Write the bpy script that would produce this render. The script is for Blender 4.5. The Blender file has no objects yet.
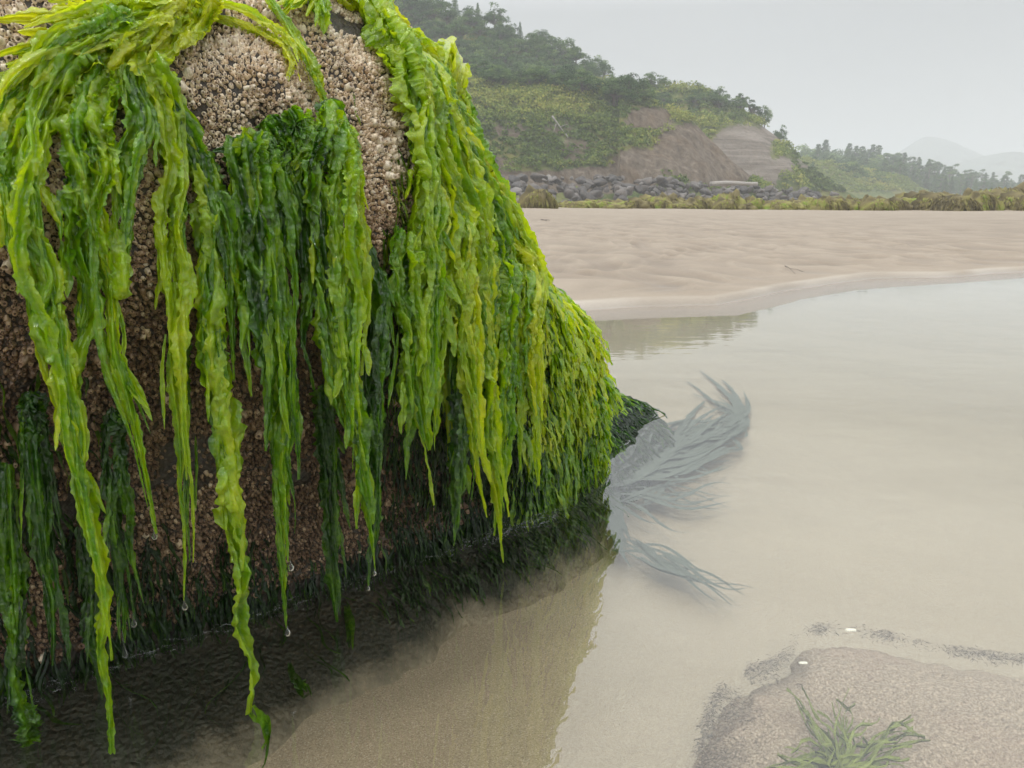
import bpy, math, random
import numpy as np
from mathutils import Vector, Matrix, noise as mn
from mathutils.bvhtree import BVHTree

random.seed(7)
rng = np.random.default_rng(7)
PI = math.pi
scene = bpy.context.scene
COL = scene.collection

# ------------------------------------------------------------------ camera maths
FPX = 760.0
PITCH = math.radians(12.35)
CAMH = 0.6
CAM = np.array([0.0, 0.0, CAMH])
CP, SP = math.cos(PITCH), math.sin(PITCH)

def ray(px, py):
    """direction with unit depth along the optical axis"""
    dx = (px - 512.0) / FPX
    dy = (384.0 - py) / FPX
    return np.array([dx, CP + dy * SP, -SP + dy * CP])

def at_z(px, py, z=0.0):
    d = ray(px, py)
    t = (z - CAMH) / d[2]
    return CAM + d * t

def at_y(px, py, Y):
    d = ray(px, py)
    return CAM + d * (Y / d[1])

AX = np.array([.76, .65, 0]); AX /= np.linalg.norm(AX)
QN = np.array([AX[1], -AX[0], 0])
Q0 = 1.095
# ------------------------------------------------------------------ numpy noise
def _hash(ix, iy, iz, seed):
    h = (ix.astype(np.int64) * 374761393 + iy.astype(np.int64) * 668265263 +
         iz.astype(np.int64) * 2147483647 + seed * 974711) & 0xFFFFFFFF
    h = ((h ^ (h >> 13)) * 1274126177) & 0xFFFFFFFF
    h = ((h ^ (h >> 16)) * 2246822519) & 0xFFFFFFFF
    h = h ^ (h >> 15)
    return (h & 0xFFFFFF) / float(0xFFFFFF)

def vn(x, y, z=0.0, seed=0):
    x, y, z = np.broadcast_arrays(np.asarray(x, float), np.asarray(y, float), np.asarray(z, float))
    ix, iy, iz = np.floor(x), np.floor(y), np.floor(z)
    fx, fy, fz = x - ix, y - iy, z - iz
    fx = fx * fx * (3 - 2 * fx); fy = fy * fy * (3 - 2 * fy); fz = fz * fz * (3 - 2 * fz)
    r = 0
    for a in (0, 1):
        wa = fx if a else 1 - fx
        for b in (0, 1):
            wb = fy if b else 1 - fy
            for c in (0, 1):
                wc = fz if c else 1 - fz
                r = r + wa * wb * wc * _hash(ix + a, iy + b, iz + c, seed)
    return r * 2 - 1

def fbm(x, y, z=0.0, seed=0, oct=4, gain=0.5, lac=2.03):
    r, a = 0, 1.0
    for i in range(oct):
        r = r + a * vn(np.asarray(x) * lac ** i, np.asarray(y) * lac ** i, np.asarray(z) * lac ** i, seed + i * 17)
        a *= gain
    return r

def sstep(a, b, x):
    t = np.clip((np.asarray(x, float) - a) / (b - a), 0, 1)
    return t * t * (3 - 2 * t)

def smooth_interp(x, xs, ys, k=5):
    """piecewise interpolation with cubic (pchip-like) smoothing"""
    xs = np.asarray(xs, float); ys = np.asarray(ys, float)
    x = np.asarray(x, float)
    d = np.gradient(ys, xs)
    i = np.clip(np.searchsorted(xs, x) - 1, 0, len(xs) - 2)
    h = xs[i + 1] - xs[i]
    t = np.clip((x - xs[i]) / h, 0, 1)
    return ((2 * t ** 3 - 3 * t ** 2 + 1) * ys[i] + (t ** 3 - 2 * t ** 2 + t) * h * d[i] +
            (-2 * t ** 3 + 3 * t ** 2) * ys[i + 1] + (t ** 3 - t ** 2) * h * d[i + 1])

# ------------------------------------------------------------------ mesh helpers
def mesh_np(name, V, F, smooth=True, attrs=None):
    """F: (n,k) int array or list of such arrays (quads / tris)"""
    me = bpy.data.meshes.new(name)
    V = np.asarray(V, np.float32)
    if isinstance(F, np.ndarray): F = [F]
    F = [np.asarray(f, np.int32) for f in F if len(f)]
    me.vertices.add(len(V)); me.vertices.foreach_set('co', V.ravel())
    loops = np.concatenate([f.ravel() for f in F])
    sizes = np.concatenate([np.full(len(f), f.shape[1], np.int32) for f in F])
    starts = np.concatenate([[0], np.cumsum(sizes)[:-1]]).astype(np.int32)
    me.loops.add(len(loops)); me.loops.foreach_set('vertex_index', loops)
    me.polygons.add(len(sizes)); me.polygons.foreach_set('loop_start', starts)
    me.polygons.foreach_set('loop_total', sizes)
    if smooth:
        me.polygons.foreach_set('use_smooth', np.ones(len(sizes), bool))
    if attrs:
        for k, a in attrs.items():
            at = me.attributes.new(k, 'FLOAT', 'POINT')
            at.data.foreach_set('value', np.asarray(a, np.float32).ravel())
    me.update(calc_edges=True)
    me.validate()
    return me

def link(name, me, mat=None, parent=None, loc=None):
    o = bpy.data.objects.new(name, me)
    COL.objects.link(o)
    if mat is not None and me is not None and len(me.materials) == 0:
        me.materials.append(mat)
    if parent is not None:
        o.parent = parent
    if loc is not None:
        o.location = loc
    return o

def tag(o, label=None, cat=None, group=None, kind=None):
    if label: o['label'] = label
    if cat: o['category'] = cat
    if group: o['group'] = group
    if kind: o['kind'] = kind
    return o

def grid_faces(n, m, close_m=False, off=0):
    i = np.arange(n - 1)[:, None]
    mm = m if close_m else m - 1
    j = np.arange(mm)[None, :]
    j2 = (j + 1) % m
    return np.stack([i * m + j, i * m + j2, (i + 1) * m + j2, (i + 1) * m + j], -1).reshape(-1, 4) + off

class Acc:
    """collects vertex/face arrays of one mesh"""
    def __init__(s): s.V = []; s.Q = []; s.T = []; s.A = {}; s.n = 0
    def add(s, V, Q=None, T=None, **A):
        V = np.asarray(V, float).reshape(-1, 3)
        s.V.append(V)
        if Q is not None and len(Q): s.Q.append(np.asarray(Q) + s.n)
        if T is not None and len(T): s.T.append(np.asarray(T) + s.n)
        for k, a in A.items():
            s.A.setdefault(k, []).append(np.broadcast_to(np.asarray(a, float), (len(V),)).copy())
        s.n += len(V)
    def mesh(s, name, smooth=True):
        F = []
        if s.Q: F.append(np.concatenate(s.Q))
        if s.T: F.append(np.concatenate(s.T))
        return mesh_np(name, np.concatenate(s.V), F, smooth, {k: np.concatenate(a) for k, a in s.A.items()})

def tube(acc, pts, rad, sides=8, **A):
    pts = np.asarray(pts, float); n = len(pts)
    rad = np.broadcast_to(np.asarray(rad, float), (n,))
    T = np.gradient(pts, axis=0); T /= np.linalg.norm(T, axis=1)[:, None] + 1e-9
    up = np.where(np.abs(T[:, 2:3]) > .9, np.array([[1, 0, 0]]), np.array([[0, 0, 1]]))
    a = np.cross(T, up); a /= np.linalg.norm(a, axis=1)[:, None] + 1e-9
    b = np.cross(T, a)
    th = np.arange(sides) / sides * 2 * PI
    V = pts[:, None] + rad[:, None, None] * (a[:, None] * np.cos(th)[None, :, None] + b[:, None] * np.sin(th)[None, :, None])
    V = V.reshape(-1, 3)
    Q = grid_faces(n, sides, True)
    V = np.vstack([V, pts[:1], pts[-1:]])
    c0, c1 = n * sides, n * sides + 1
    j = np.arange(sides); j2 = (j + 1) % sides
    T0 = np.stack([np.full(sides, c0), j2, j], -1)
    T1 = np.stack([np.full(sides, c1), (n - 1) * sides + j, (n - 1) * sides + j2], -1)
    acc.add(V, Q, np.vstack([T0, T1]), **A)

# ------------------------------------------------------------------ material helpers
class NT:
    def __init__(s, name):
        s.m = bpy.data.materials.new(name); s.m.use_nodes = True
        s.t = s.m.node_tree; s.t.nodes.clear()
        s.out = s.t.nodes.new('ShaderNodeOutputMaterial')
    def n(s, typ, **kw):
        nd = s.t.nodes.new('ShaderNode' + typ)
        for k, v in kw.items():
            if k.startswith('i_'):
                key = k[2:]
                key = int(key) if key.isdigit() else key.replace('_', ' ')
                sock = nd.inputs[key]
                if isinstance(v, bpy.types.NodeSocket): s.t.links.new(v, sock)
                else: sock.default_value = v
            else: setattr(nd, k, v)
        return nd
    def l(s, a, b): s.t.links.new(a, b)
    def coord(s, scale=(1, 1, 1)):
        tc = s.n('TexCoord')
        mp = s.n('Mapping'); s.l(tc.outputs['Object'], mp.inputs['Vector'])
        mp.inputs['Scale'].default_value = scale
        return mp.outputs[0]
    def noise(s, scale, detail=4, vec=None, rough=.5, dist=0):
        nd = s.n('TexNoise'); nd.inputs['Scale'].default_value = scale
        nd.inputs['Detail'].default_value = detail; nd.inputs['Roughness'].default_value = rough
        nd.inputs['Distortion'].default_value = dist
        if vec is not None: s.l(vec, nd.inputs['Vector'])
        return nd.outputs['Fac']
    def ramp(s, fac, stops):
        r = s.n('ValToRGB'); e = r.color_ramp.elements
        while len(e) < len(stops): e.new(.5)
        for el, (p, c) in zip(e, stops):
            el.position = p; el.color = (*c, 1) if len(c) == 3 else c
        if fac is not None: s.l(fac, r.inputs['Fac'])
        return r.outputs['Color']
    def rampf(s, fac, p0, p1, v0=0., v1=1.):
        r = s.n('MapRange'); s.l(fac, r.inputs['Value'])
        for k, v in zip(('From Min', 'From Max', 'To Min', 'To Max'), (p0, p1, v0, v1)): r.inputs[k].default_value = v
        return r.outputs[0]
    def mix(s, fac, a, b, mode='MIX'):
        nd = s.n('Mix'); nd.data_type = 'RGBA'; nd.blend_type = mode
        for i, v in ((0, fac), (6, a), (7, b)):
            if isinstance(v, bpy.types.NodeSocket): s.l(v, nd.inputs[i])
            elif i == 0: nd.inputs[i].default_value = v
            else: nd.inputs[i].default_value = (*v, 1)
        return nd.outputs[2]
    def math(s, op, a, b=0.0):
        nd = s.n('Math', operation=op)
        for i, v in ((0, a), (1, b)):
            if isinstance(v, bpy.types.NodeSocket): s.l(v, nd.inputs[i])
            else: nd.inputs[i].default_value = v
        return nd.outputs[0]
    def attr(s, name):
        return s.n('Attribute', attribute_name=name).outputs['Fac']
    def bump(s, h, strength=.5, dist=.01, normal=None):
        b = s.n('Bump'); b.inputs['Strength'].default_value = strength; b.inputs['Distance'].default_value = dist
        s.l(h, b.inputs['Height'])
        if normal is not None: s.l(normal, b.inputs['Normal'])
        return b.outputs[0]
    def bsdf(s, color, rough=.6, normal=None, **kw):
        p = s.n('BsdfPrincipled')
        for k, v in (('Base Color', color), ('Roughness', rough)) + tuple((a.replace('_', ' '), b) for a, b in kw.items()):
            if isinstance(v, bpy.types.NodeSocket): s.l(v, p.inputs[k])
            elif k == 'Base Color': p.inputs[k].default_value = (*v, 1)
            else: p.inputs[k].default_value = v
        if normal is not None: s.l(normal, p.inputs['Normal'])
        return p.outputs[0]
    def done(s, sh):
        s.l(sh, s.out.inputs['Surface']); return s.m

def mat_sand():
    t = NT('sand'); c = t.coord()
    pos = t.n('NewGeometry').outputs['Position']
    sep = t.n('SeparateXYZ'); t.l(pos, sep.inputs[0]); z = sep.outputs[2]
    n1 = t.noise(1.3, 5, c); n2 = t.noise(420, 3, c, .7); n3 = t.noise(28, 4, c, .6)
    v = t.n('TexVoronoi'); v.inputs['Scale'].default_value = 650; t.l(c, v.inputs['Vector'])
    base = t.mix(t.rampf(n1, .35, .65), (.278, .226, .170), (.325, .270, .208))
    base = t.mix(t.math('MULTIPLY', t.rampf(n3, .45, .75), .30), base, (.22, .185, .145))
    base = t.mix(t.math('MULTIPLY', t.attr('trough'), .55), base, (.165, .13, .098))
    n5 = t.noise(1.0, 5, t.coord((.25, 2.2, 1)), .6)
    base = t.mix(t.math('MULTIPLY', t.rampf(n5, .5, .68), .35), base, (.20, .165, .125))
    wetn = t.math('ADD', z, t.math('MULTIPLY', t.math('SUBTRACT', n1, .5), .02))
    wet = t.rampf(wetn, .02, .05, 1, 0)
    under = t.rampf(z, -.02, .0, 1, 0)
    base = t.mix(wet, base, t.mix(.5, base, (.15, .12, .085)))
    base = t.mix(under, base, t.mix(t.rampf(n1, .3, .7), (.295, .250, .195), (.345, .298, .24)))
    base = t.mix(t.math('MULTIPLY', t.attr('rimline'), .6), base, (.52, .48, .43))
    grain = t.mix(t.rampf(n2, .35, .7), (.62, .58, .55), (1.28, 1.26, 1.2))
    base = t.mix(.75, base, grain, 'MULTIPLY')
    dark = t.rampf(v.outputs['Color'], .0, 1.)
    sepc = t.n('SeparateColor'); t.l(v.outputs['Color'], sepc.inputs[0])
    fleck = t.rampf(sepc.outputs[0], .90, .93)
    base = t.mix(t.math('MULTIPLY', fleck, .45), base, (.12, .09, .07))
    fl2 = t.rampf(sepc.outputs[1], .93, .95)
    base = t.mix(t.math('MULTIPLY', fl2, .28), base, (.6, .56, .5))
    rough = t.rampf(wetn, .005, .06, .22, .8)
    b1 = t.bump(n2, .35, .002)
    b2 = t.bump(n3, .25, .01, b1)
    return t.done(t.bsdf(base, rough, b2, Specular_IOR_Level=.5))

def mat_water():
    t = NT('pool_water'); c = t.coord((1, 1, 1))
    n1 = t.noise(5.0, 2, t.coord((1, 2.2, 1)), .5); n2 = t.noise(42, 2, c, .5)
    nm = t.bump(n1, .05, .012); nm = t.bump(n2, .012, .003, nm)
    pos = t.n('NewGeometry').outputs['Position']; dt = t.n('VectorMath', operation='DOT_PRODUCT'); t.l(pos, dt.inputs[0]); dt.inputs[1].default_value = tuple(QN)
    qd = t.math('ABSOLUTE', t.math('ADD', dt.outputs['Value'], Q0 - .015)); msk = t.rampf(qd, .06, .0)
    d2 = t.n('VectorMath', operation='DOT_PRODUCT'); t.l(pos, d2.inputs[0]); d2.inputs[1].default_value = tuple(AX); msk = t.math('MULTIPLY', msk, t.rampf(d2.outputs['Value'], 1.12, .98))
    n3 = t.noise(60, 3, t.coord((1, 1, 1)), .6, .6); h3 = t.math('MULTIPLY', n3, msk); nm = t.bump(h3, 1.0, .022, nm)
    fr = t.n('Fresnel'); bf = t.n('NewGeometry').outputs['Backfacing']; t.l(t.rampf(bf, 0, 1, 1.72, 1 / 1.72), fr.inputs['IOR']); t.l(nm, fr.inputs['Normal'])
    g = t.n('BsdfGlossy'); g.inputs['Roughness'].default_value = .012
    g.inputs['Color'].default_value = (.97, .98, .98, 1); t.l(nm, g.inputs['Normal'])
    tr = t.n('BsdfTransparent'); tr.inputs['Color'].default_value = (.96, .95, .875, 1)
    m = t.n('MixShader'); t.l(fr.outputs[0], m.inputs[0]); t.l(tr.outputs[0], m.inputs[1]); t.l(g.outputs[0], m.inputs[2])
    return t.done(m.outputs[0])

def mat_rock():
    t = NT('wet_rock'); c = t.coord()
    n1 = t.noise(14, 6, c, .65); n2 = t.noise(90, 5, c, .7)
    v = t.n('TexVoronoi'); v.inputs['Scale'].default_value = 120; t.l(c, v.inputs['Vector'])
    base = t.ramp(n1, [(.3, (.018, .016, .014)), (.55, (.05, .042, .032)), (.75, (.10, .085, .06))])
    base = t.mix(t.math('MULTIPLY', t.rampf(n2, .45, .7), .6), base, (.13, .10, .07))
    sp = t.n('SeparateXYZ'); t.l(c, sp.inputs[0]); zz = t.math('ADD', sp.outputs[2], t.math('MULTIPLY', t.math('SUBTRACT', n1, .5), .09))
    base = t.mix(t.rampf(zz, .01, -.03), base, (.016, .017, .010))  # foot blackened below the waterline, painting in the overhang's shade and reflection
    base = t.mix(t.rampf(zz, -.072, -.125), base, (.27, .23, .17))
    h = t.math('ADD', n2, t.math('MULTIPLY', v.outputs['Distance'], -.6))
    return t.done(t.bsdf(base, t.rampf(n1, .3, .7, .25, .6), t.bump(h, .9, .006)))

def mat_barnacle():
    t = NT('barnacle_shell'); c = t.coord()
    tone = t.attr('tone'); rim = t.attr('rim')
    n = t.noise(300, 3, c, .6)
    wall = t.ramp(tone, [(0, (.050, .033, .02)), (.3, (.38, .265, .16)), (.6, (.74, .58, .385)), (1, (.88, .79, .62))])
    col = t.mix(t.math('MULTIPLY', rim, .8), wall, t.mix(.6, wall, (.34, .19, .10)))
    col = t.mix(t.rampf(rim, 1.2, 1.9), col, (.03, .02, .015))
    col = t.mix(t.math('MULTIPLY', t.rampf(n, .4, .7), .35), col, (.20, .14, .09))
    w = t.n('TexWave'); w.inputs['Scale'].default_value = 90; w.inputs['Distortion'].default_value = 6; t.l(c, w.inputs['Vector'])
    return t.done(t.bsdf(col, .42, t.bump(t.math('ADD', n, w.outputs['Fac']), .35, .0015)))

def mat_weed(name='seaweed', dark=0.0, rough=.13, coat=1.0):
    t = NT(name); c = t.coord()
    tone = t.attr('tone')
    n1 = t.noise(26, 4, c, .6); n2 = t.noise(170, 3, c, .6)
    f = t.math('ADD', tone, t.math('MULTIPLY', t.math('SUBTRACT', n1, .5), .55))
    f = t.math('ADD', f, t.math('MULTIPLY', t.math('SUBTRACT', n2, .5), .40))
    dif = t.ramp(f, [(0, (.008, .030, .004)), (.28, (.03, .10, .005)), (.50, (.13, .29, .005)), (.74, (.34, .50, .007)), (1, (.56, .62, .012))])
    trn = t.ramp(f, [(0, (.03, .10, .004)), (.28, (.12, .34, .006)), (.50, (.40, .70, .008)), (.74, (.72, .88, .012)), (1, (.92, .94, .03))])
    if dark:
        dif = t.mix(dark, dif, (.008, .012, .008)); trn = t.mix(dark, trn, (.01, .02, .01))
    n3 = t.noise(420, 2, c, .6); nm = t.bump(n1, .5, .006); nm = t.bump(n2, .8, .0020, nm); nm = t.bump(n3, .5, .0006, nm)
    p = t.bsdf(dif, .34, nm, Specular_IOR_Level=.3, Coat_Weight=coat, Coat_Roughness=.035, Coat_IOR=1.65)
    n4 = t.noise(115, 2, c, .5); cn = t.bump(n4, 1.0, .0065, nm); t.l(cn, p.node.inputs['Coat Normal'])
    tl = t.n('BsdfTranslucent'); t.l(trn, tl.inputs['Color']); t.l(nm, tl.inputs['Normal'])
    m = t.n('MixShader'); m.inputs[0].default_value = .47
    t.l(p, m.inputs[1]); t.l(tl.outputs[0], m.inputs[2])
    return t.done(m.outputs[0])

def mat_hill(name='hill_ground', strata=False):
    t = NT(name); c = t.coord()
    bare = t.attr('bare')
    n1 = t.noise(.16, 5, c, .6); n2 = t.noise(.8, 5, c, .65); n3 = t.noise(.07, 3, c)
    grass = t.ramp(n2, [(.3, (.045, .075, .022)), (.5, (.095, .125, .038)), (.7, (.17, .175, .06))])
    grass = t.mix(t.rampf(n3, .42, .6), grass, t.mix(.55, grass, (.22, .19, .05)))
    cs = t.coord((1, 1, .18))
    streak = t.noise(.9, 5, cs, .7)
    dirt = t.ramp(streak, [(.28, (.055, .040, .028)), (.5, (.13, .10, .072)), (.72, (.22, .18, .14))])
    dirt = t.mix(t.rampf(n1, .5, .66), dirt, t.mix(.35, dirt, (.15, .095, .05)))
    if strata:
        cz = t.coord((.05, .05, 1.0))
        band = t.noise(1.0, 5, cz, .75)
        dirt = t.mix(.75, dirt, t.ramp(band, [(.3, (.09, .075, .062)), (.5, (.20, .17, .14)), (.62, (.30, .26, .225)), (.7, (.14, .12, .10))]))
    f = t.math('ADD', bare, t.math('MULTIPLY', t.math('SUBTRACT', n2, .5), 1.3))
    f = t.rampf(f, .42, .58)
    col = t.mix(f, grass, dirt)
    return t.done(t.bsdf(col, .9, t.bump(t.math('ADD', n2, streak), .8, .6), Specular_IOR_Level=.15))

def mat_leaf(name, stops):
    t = NT(name); c = t.coord()
    tone = t.attr('tone'); info = t.n('ObjectInfo').outputs['Random']
    f = t.math('ADD', tone, t.math('MULTIPLY', t.math('SUBTRACT', info, .5), .35))
    col = t.ramp(f, stops)
    p = t.bsdf(col, .8, Specular_IOR_Level=.15)
    tl = t.n('BsdfTranslucent'); t.l(col, tl.inputs['Color'])
    m = t.n('MixShader'); m.inputs[0].default_value = .25; t.l(p, m.inputs[1]); t.l(tl.outputs[0], m.inputs[2])
    return t.done(m.outputs[0])

def mat_stone(name='grey_stone', tint=(.11, .105, .10)):
    t = NT(name); c = t.coord(); info = t.n('ObjectInfo').outputs['Random']
    n = t.noise(1.7, 6, c, .65)
    b = t.ramp(info, [(0, (.03, .03, .032)), (.45, (.065, .062, .06)), (.8, (.12, .105, .095)), (1, (.24, .225, .21))])
    col = t.mix(t.rampf(n, .35, .7), b, t.mix(.5, b, (.2, .16, .13)))
    return t.done(t.bsdf(col, .8, t.bump(n, .7, .25)))

def mat_simple(name, col, rough=.7, nscale=20, var=.35, bdist=.003, **kw):
    t = NT(name); c = t.coord(); n = t.noise(nscale, 5, c, .65)
    dk = tuple(v * (1 - var) for v in col); lt = tuple(min(1, v * (1 + var)) for v in col)
    return t.done(t.bsdf(t.mix(t.rampf(n, .3, .7), dk, lt), rough, t.bump(n, .5, bdist), **kw))

M = {}
M['sand'] = mat_sand(); M['water'] = mat_water(); M['rock'] = mat_rock(); M['barn'] = mat_barnacle()
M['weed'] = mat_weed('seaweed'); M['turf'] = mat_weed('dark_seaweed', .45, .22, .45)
M['sub'] = mat_simple('submerged_seaweed', (.075, .095, .085), .8, 8, .12, 0)
M['hill'] = mat_hill(); M['strata'] = mat_hill('layered_cliff', True)
M['stone'] = mat_stone()
M['leaf'] = mat_leaf('spruce_foliage', [(0, (.022, .050, .016)), (.4, (.055, .115, .032)), (.75, (.115, .195, .050)), (1, (.20, .28, .08))])
M['bush'] = mat_leaf('bush_foliage', [(0, (.045, .075, .018)), (.3, (.12, .18, .035)), (.65, (.25, .30, .055)), (1, (.42, .39, .10))])
M['mound'] = mat_leaf('weedy_rock', [(0, (.10, .085, .05)), (.35, (.24, .20, .10)), (.6, (.33, .31, .10)), (1, (.30, .46, .07))])
M['bark'] = mat_simple('bark', (.12, .10, .085), .9, 3)
M['drift'] = mat_simple('driftwood', (.33, .30, .27), .8, 6)
M['snag'] = mat_simple('grey_dead_wood', (.27, .25, .22), .8, 6)
M['shell'] = mat_simple('white_shell', (.75, .73, .68), .4, 60, .1)
M['snail'] = mat_simple('snail_shell', (.015, .014, .016), .3, 60)
M['mussel'] = mat_simple('slate_stone', (.06, .065, .075), .35, 40, .4)
M['crust'] = mat_simple('brown_algae', (.10, .075, .06), .7, 60)
def mat_drop():
    t = NT('water_drop'); p = t.bsdf((1, 1, 1), 0.0, IOR=1.33, Transmission_Weight=1.0); return t.done(p)
M['drop'] = mat_drop()

# ================================================================== SAND (one sheet)
EDGE_X = [-40, -6, -1, .47, 1.42, 1.75, 2.2, 2.9, 5.2, 9, 20, 60]
EDGE_Y = [3.6, 4.2, 4.5, 4.53, 4.70, 5.15, 5.75, 6.45, 7.75, 9.2, 11, 14]
def edge_y(x): return np.interp(x, EDGE_X, EDGE_Y) + .05 * vn(np.asarray(x) * 2.1, 3.3, 0, 5)

def sand_z(x, y, full=False):
    x = np.asarray(x, float); y = np.asarray(y, float)
    d = y - edge_y(x)
    up = np.maximum(d, 0)
    z = -.115 * (1 - np.exp(np.minimum(d, 0) / 1.1))
    lip = .5 + .25 * vn(x * 1.1, 1.7, 0, 9)
    z = z + .012 * np.minimum(up, 1.0) + .050 * sstep(lip, lip + .10, up) - .018 * sstep(lip + .2, lip + .9, up)
    z = z + .0300 * np.minimum(np.maximum(up - .6, 0), 40)
    far = np.maximum(y - 46, 0)
    z = z - .35 * (1 - np.exp(-far / 8)) + .006 * far * np.exp(-far / 400)
    # wind and tide ripples on the bank
    amp = sstep(.6, 1.6, d) * (1 - sstep(9, 22, d))
    w = vn(x * .7, y * .7, 0, 21) * 2.2
    wx = x + .35 * vn(x * .8, y * .8, 0, 4); wy = y + .5 * vn(x * .5, y * .9, 0, 6)
    r1 = 1 - np.abs(vn(wx * 2.6 + wy * .7 + w * .3, wy * 1.1 - wx * .5, 0, 31))
    r2 = 1 - np.abs(vn(wx * 5.0 - wy * 1.2, wy * 2.2 + wx, 0, 33))
    z = z + amp * (.055 * (r1 - .75) + .024 * (r2 - .75))
    if full:
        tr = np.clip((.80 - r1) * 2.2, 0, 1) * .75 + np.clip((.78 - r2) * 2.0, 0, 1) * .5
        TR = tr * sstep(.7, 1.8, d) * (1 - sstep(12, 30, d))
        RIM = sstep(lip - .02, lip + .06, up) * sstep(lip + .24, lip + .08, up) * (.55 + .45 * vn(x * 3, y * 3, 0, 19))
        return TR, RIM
    z = z + sstep(.5, 3, d) * .02 * fbm(x * .25, y * .25, 0, 41, 3)
    # soft relief of the pool bed
    ub = sstep(0, .8, -d)
    z = z + ub * (.010 * fbm(x * 1.6, y * 2.4, 0, 51, 3) + .0015 * fbm(x * 14, y * 22, 0, 57, 2))
    return z

def build_sand():
    def axis(c0, c1, step, lo, hi, grow):
        a = list(np.arange(c0, c1, step)); s = step; v = c0; L = []
        while v > lo: s *= grow; v -= s; L.append(v)
        R = []; s = step; v = a[-1]
        while v < hi: s *= grow; v += s; R.append(v)
        return np.array(L[::-1] + a + R)
    xs = axis(-.6, 7.0, .022, -1200, 1200, 1.09)
    ys = axis(.55, 2.0, .025, -20, 2.0, 1.09); ys = ys[ys <= 2.0]
    y2 = axis(2.02, 13, .028, 2.01, 1600, 1.035); y2 = y2[y2 > ys[-1] + .01]
    ys = np.concatenate([ys, y2])
    Y, X = np.meshgrid(ys, xs, indexing='ij')
    Z = sand_z(X, Y)
    V = np.stack([X, Y, Z], -1).reshape(-1, 3)
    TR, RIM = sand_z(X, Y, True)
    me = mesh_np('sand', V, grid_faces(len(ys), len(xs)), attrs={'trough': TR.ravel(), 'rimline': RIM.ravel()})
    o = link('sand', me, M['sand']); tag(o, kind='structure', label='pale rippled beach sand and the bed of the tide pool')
    return o
sand = build_sand()

def build_water():
    xs = np.concatenate([np.linspace(-60, -2, 30), np.linspace(-1.8, 12, 70), np.linspace(13, 60, 20)])
    ys = np.concatenate([np.linspace(-19, -1, 12), np.linspace(-.8, 16, 90)])
    Y, X = np.meshgrid(ys, xs, indexing='ij')
    # waterline sheet runs a little into the bank, where the sand covers it
    V = np.stack([X, np.minimum(Y, edge_y(X) + .25), np.zeros_like(X)], -1)
    V[..., 2] = 0
    keep = np.ones(len(V.reshape(-1, 3)), bool)
    F = grid_faces(len(ys), len(xs))
    Vr = V.reshape(-1, 3)
    yy = Vr[F][:, :, 1]
    F = F[(yy.max(1) - yy.min(1)) > 1e-4]
    used = np.unique(F); remap = -np.ones(len(Vr), int); remap[used] = np.arange(len(used))
    me = mesh_np('water', Vr[used], remap[F])
    o = link('water', me, M['water']); tag(o, kind='structure', label='still shallow tide pool water mirroring the overcast sky')
    return o
water = build_water()

# ================================================================== THE BIG ROCK
def sq(s, q, z):
    s, q, z = np.broadcast_arrays(s, q, z)
    return AX * s[..., None] + QN * (q[..., None] - Q0) + np.array([0, 0, 1.]) * z[..., None]
def qof(P): return P @ QN + Q0

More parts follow.
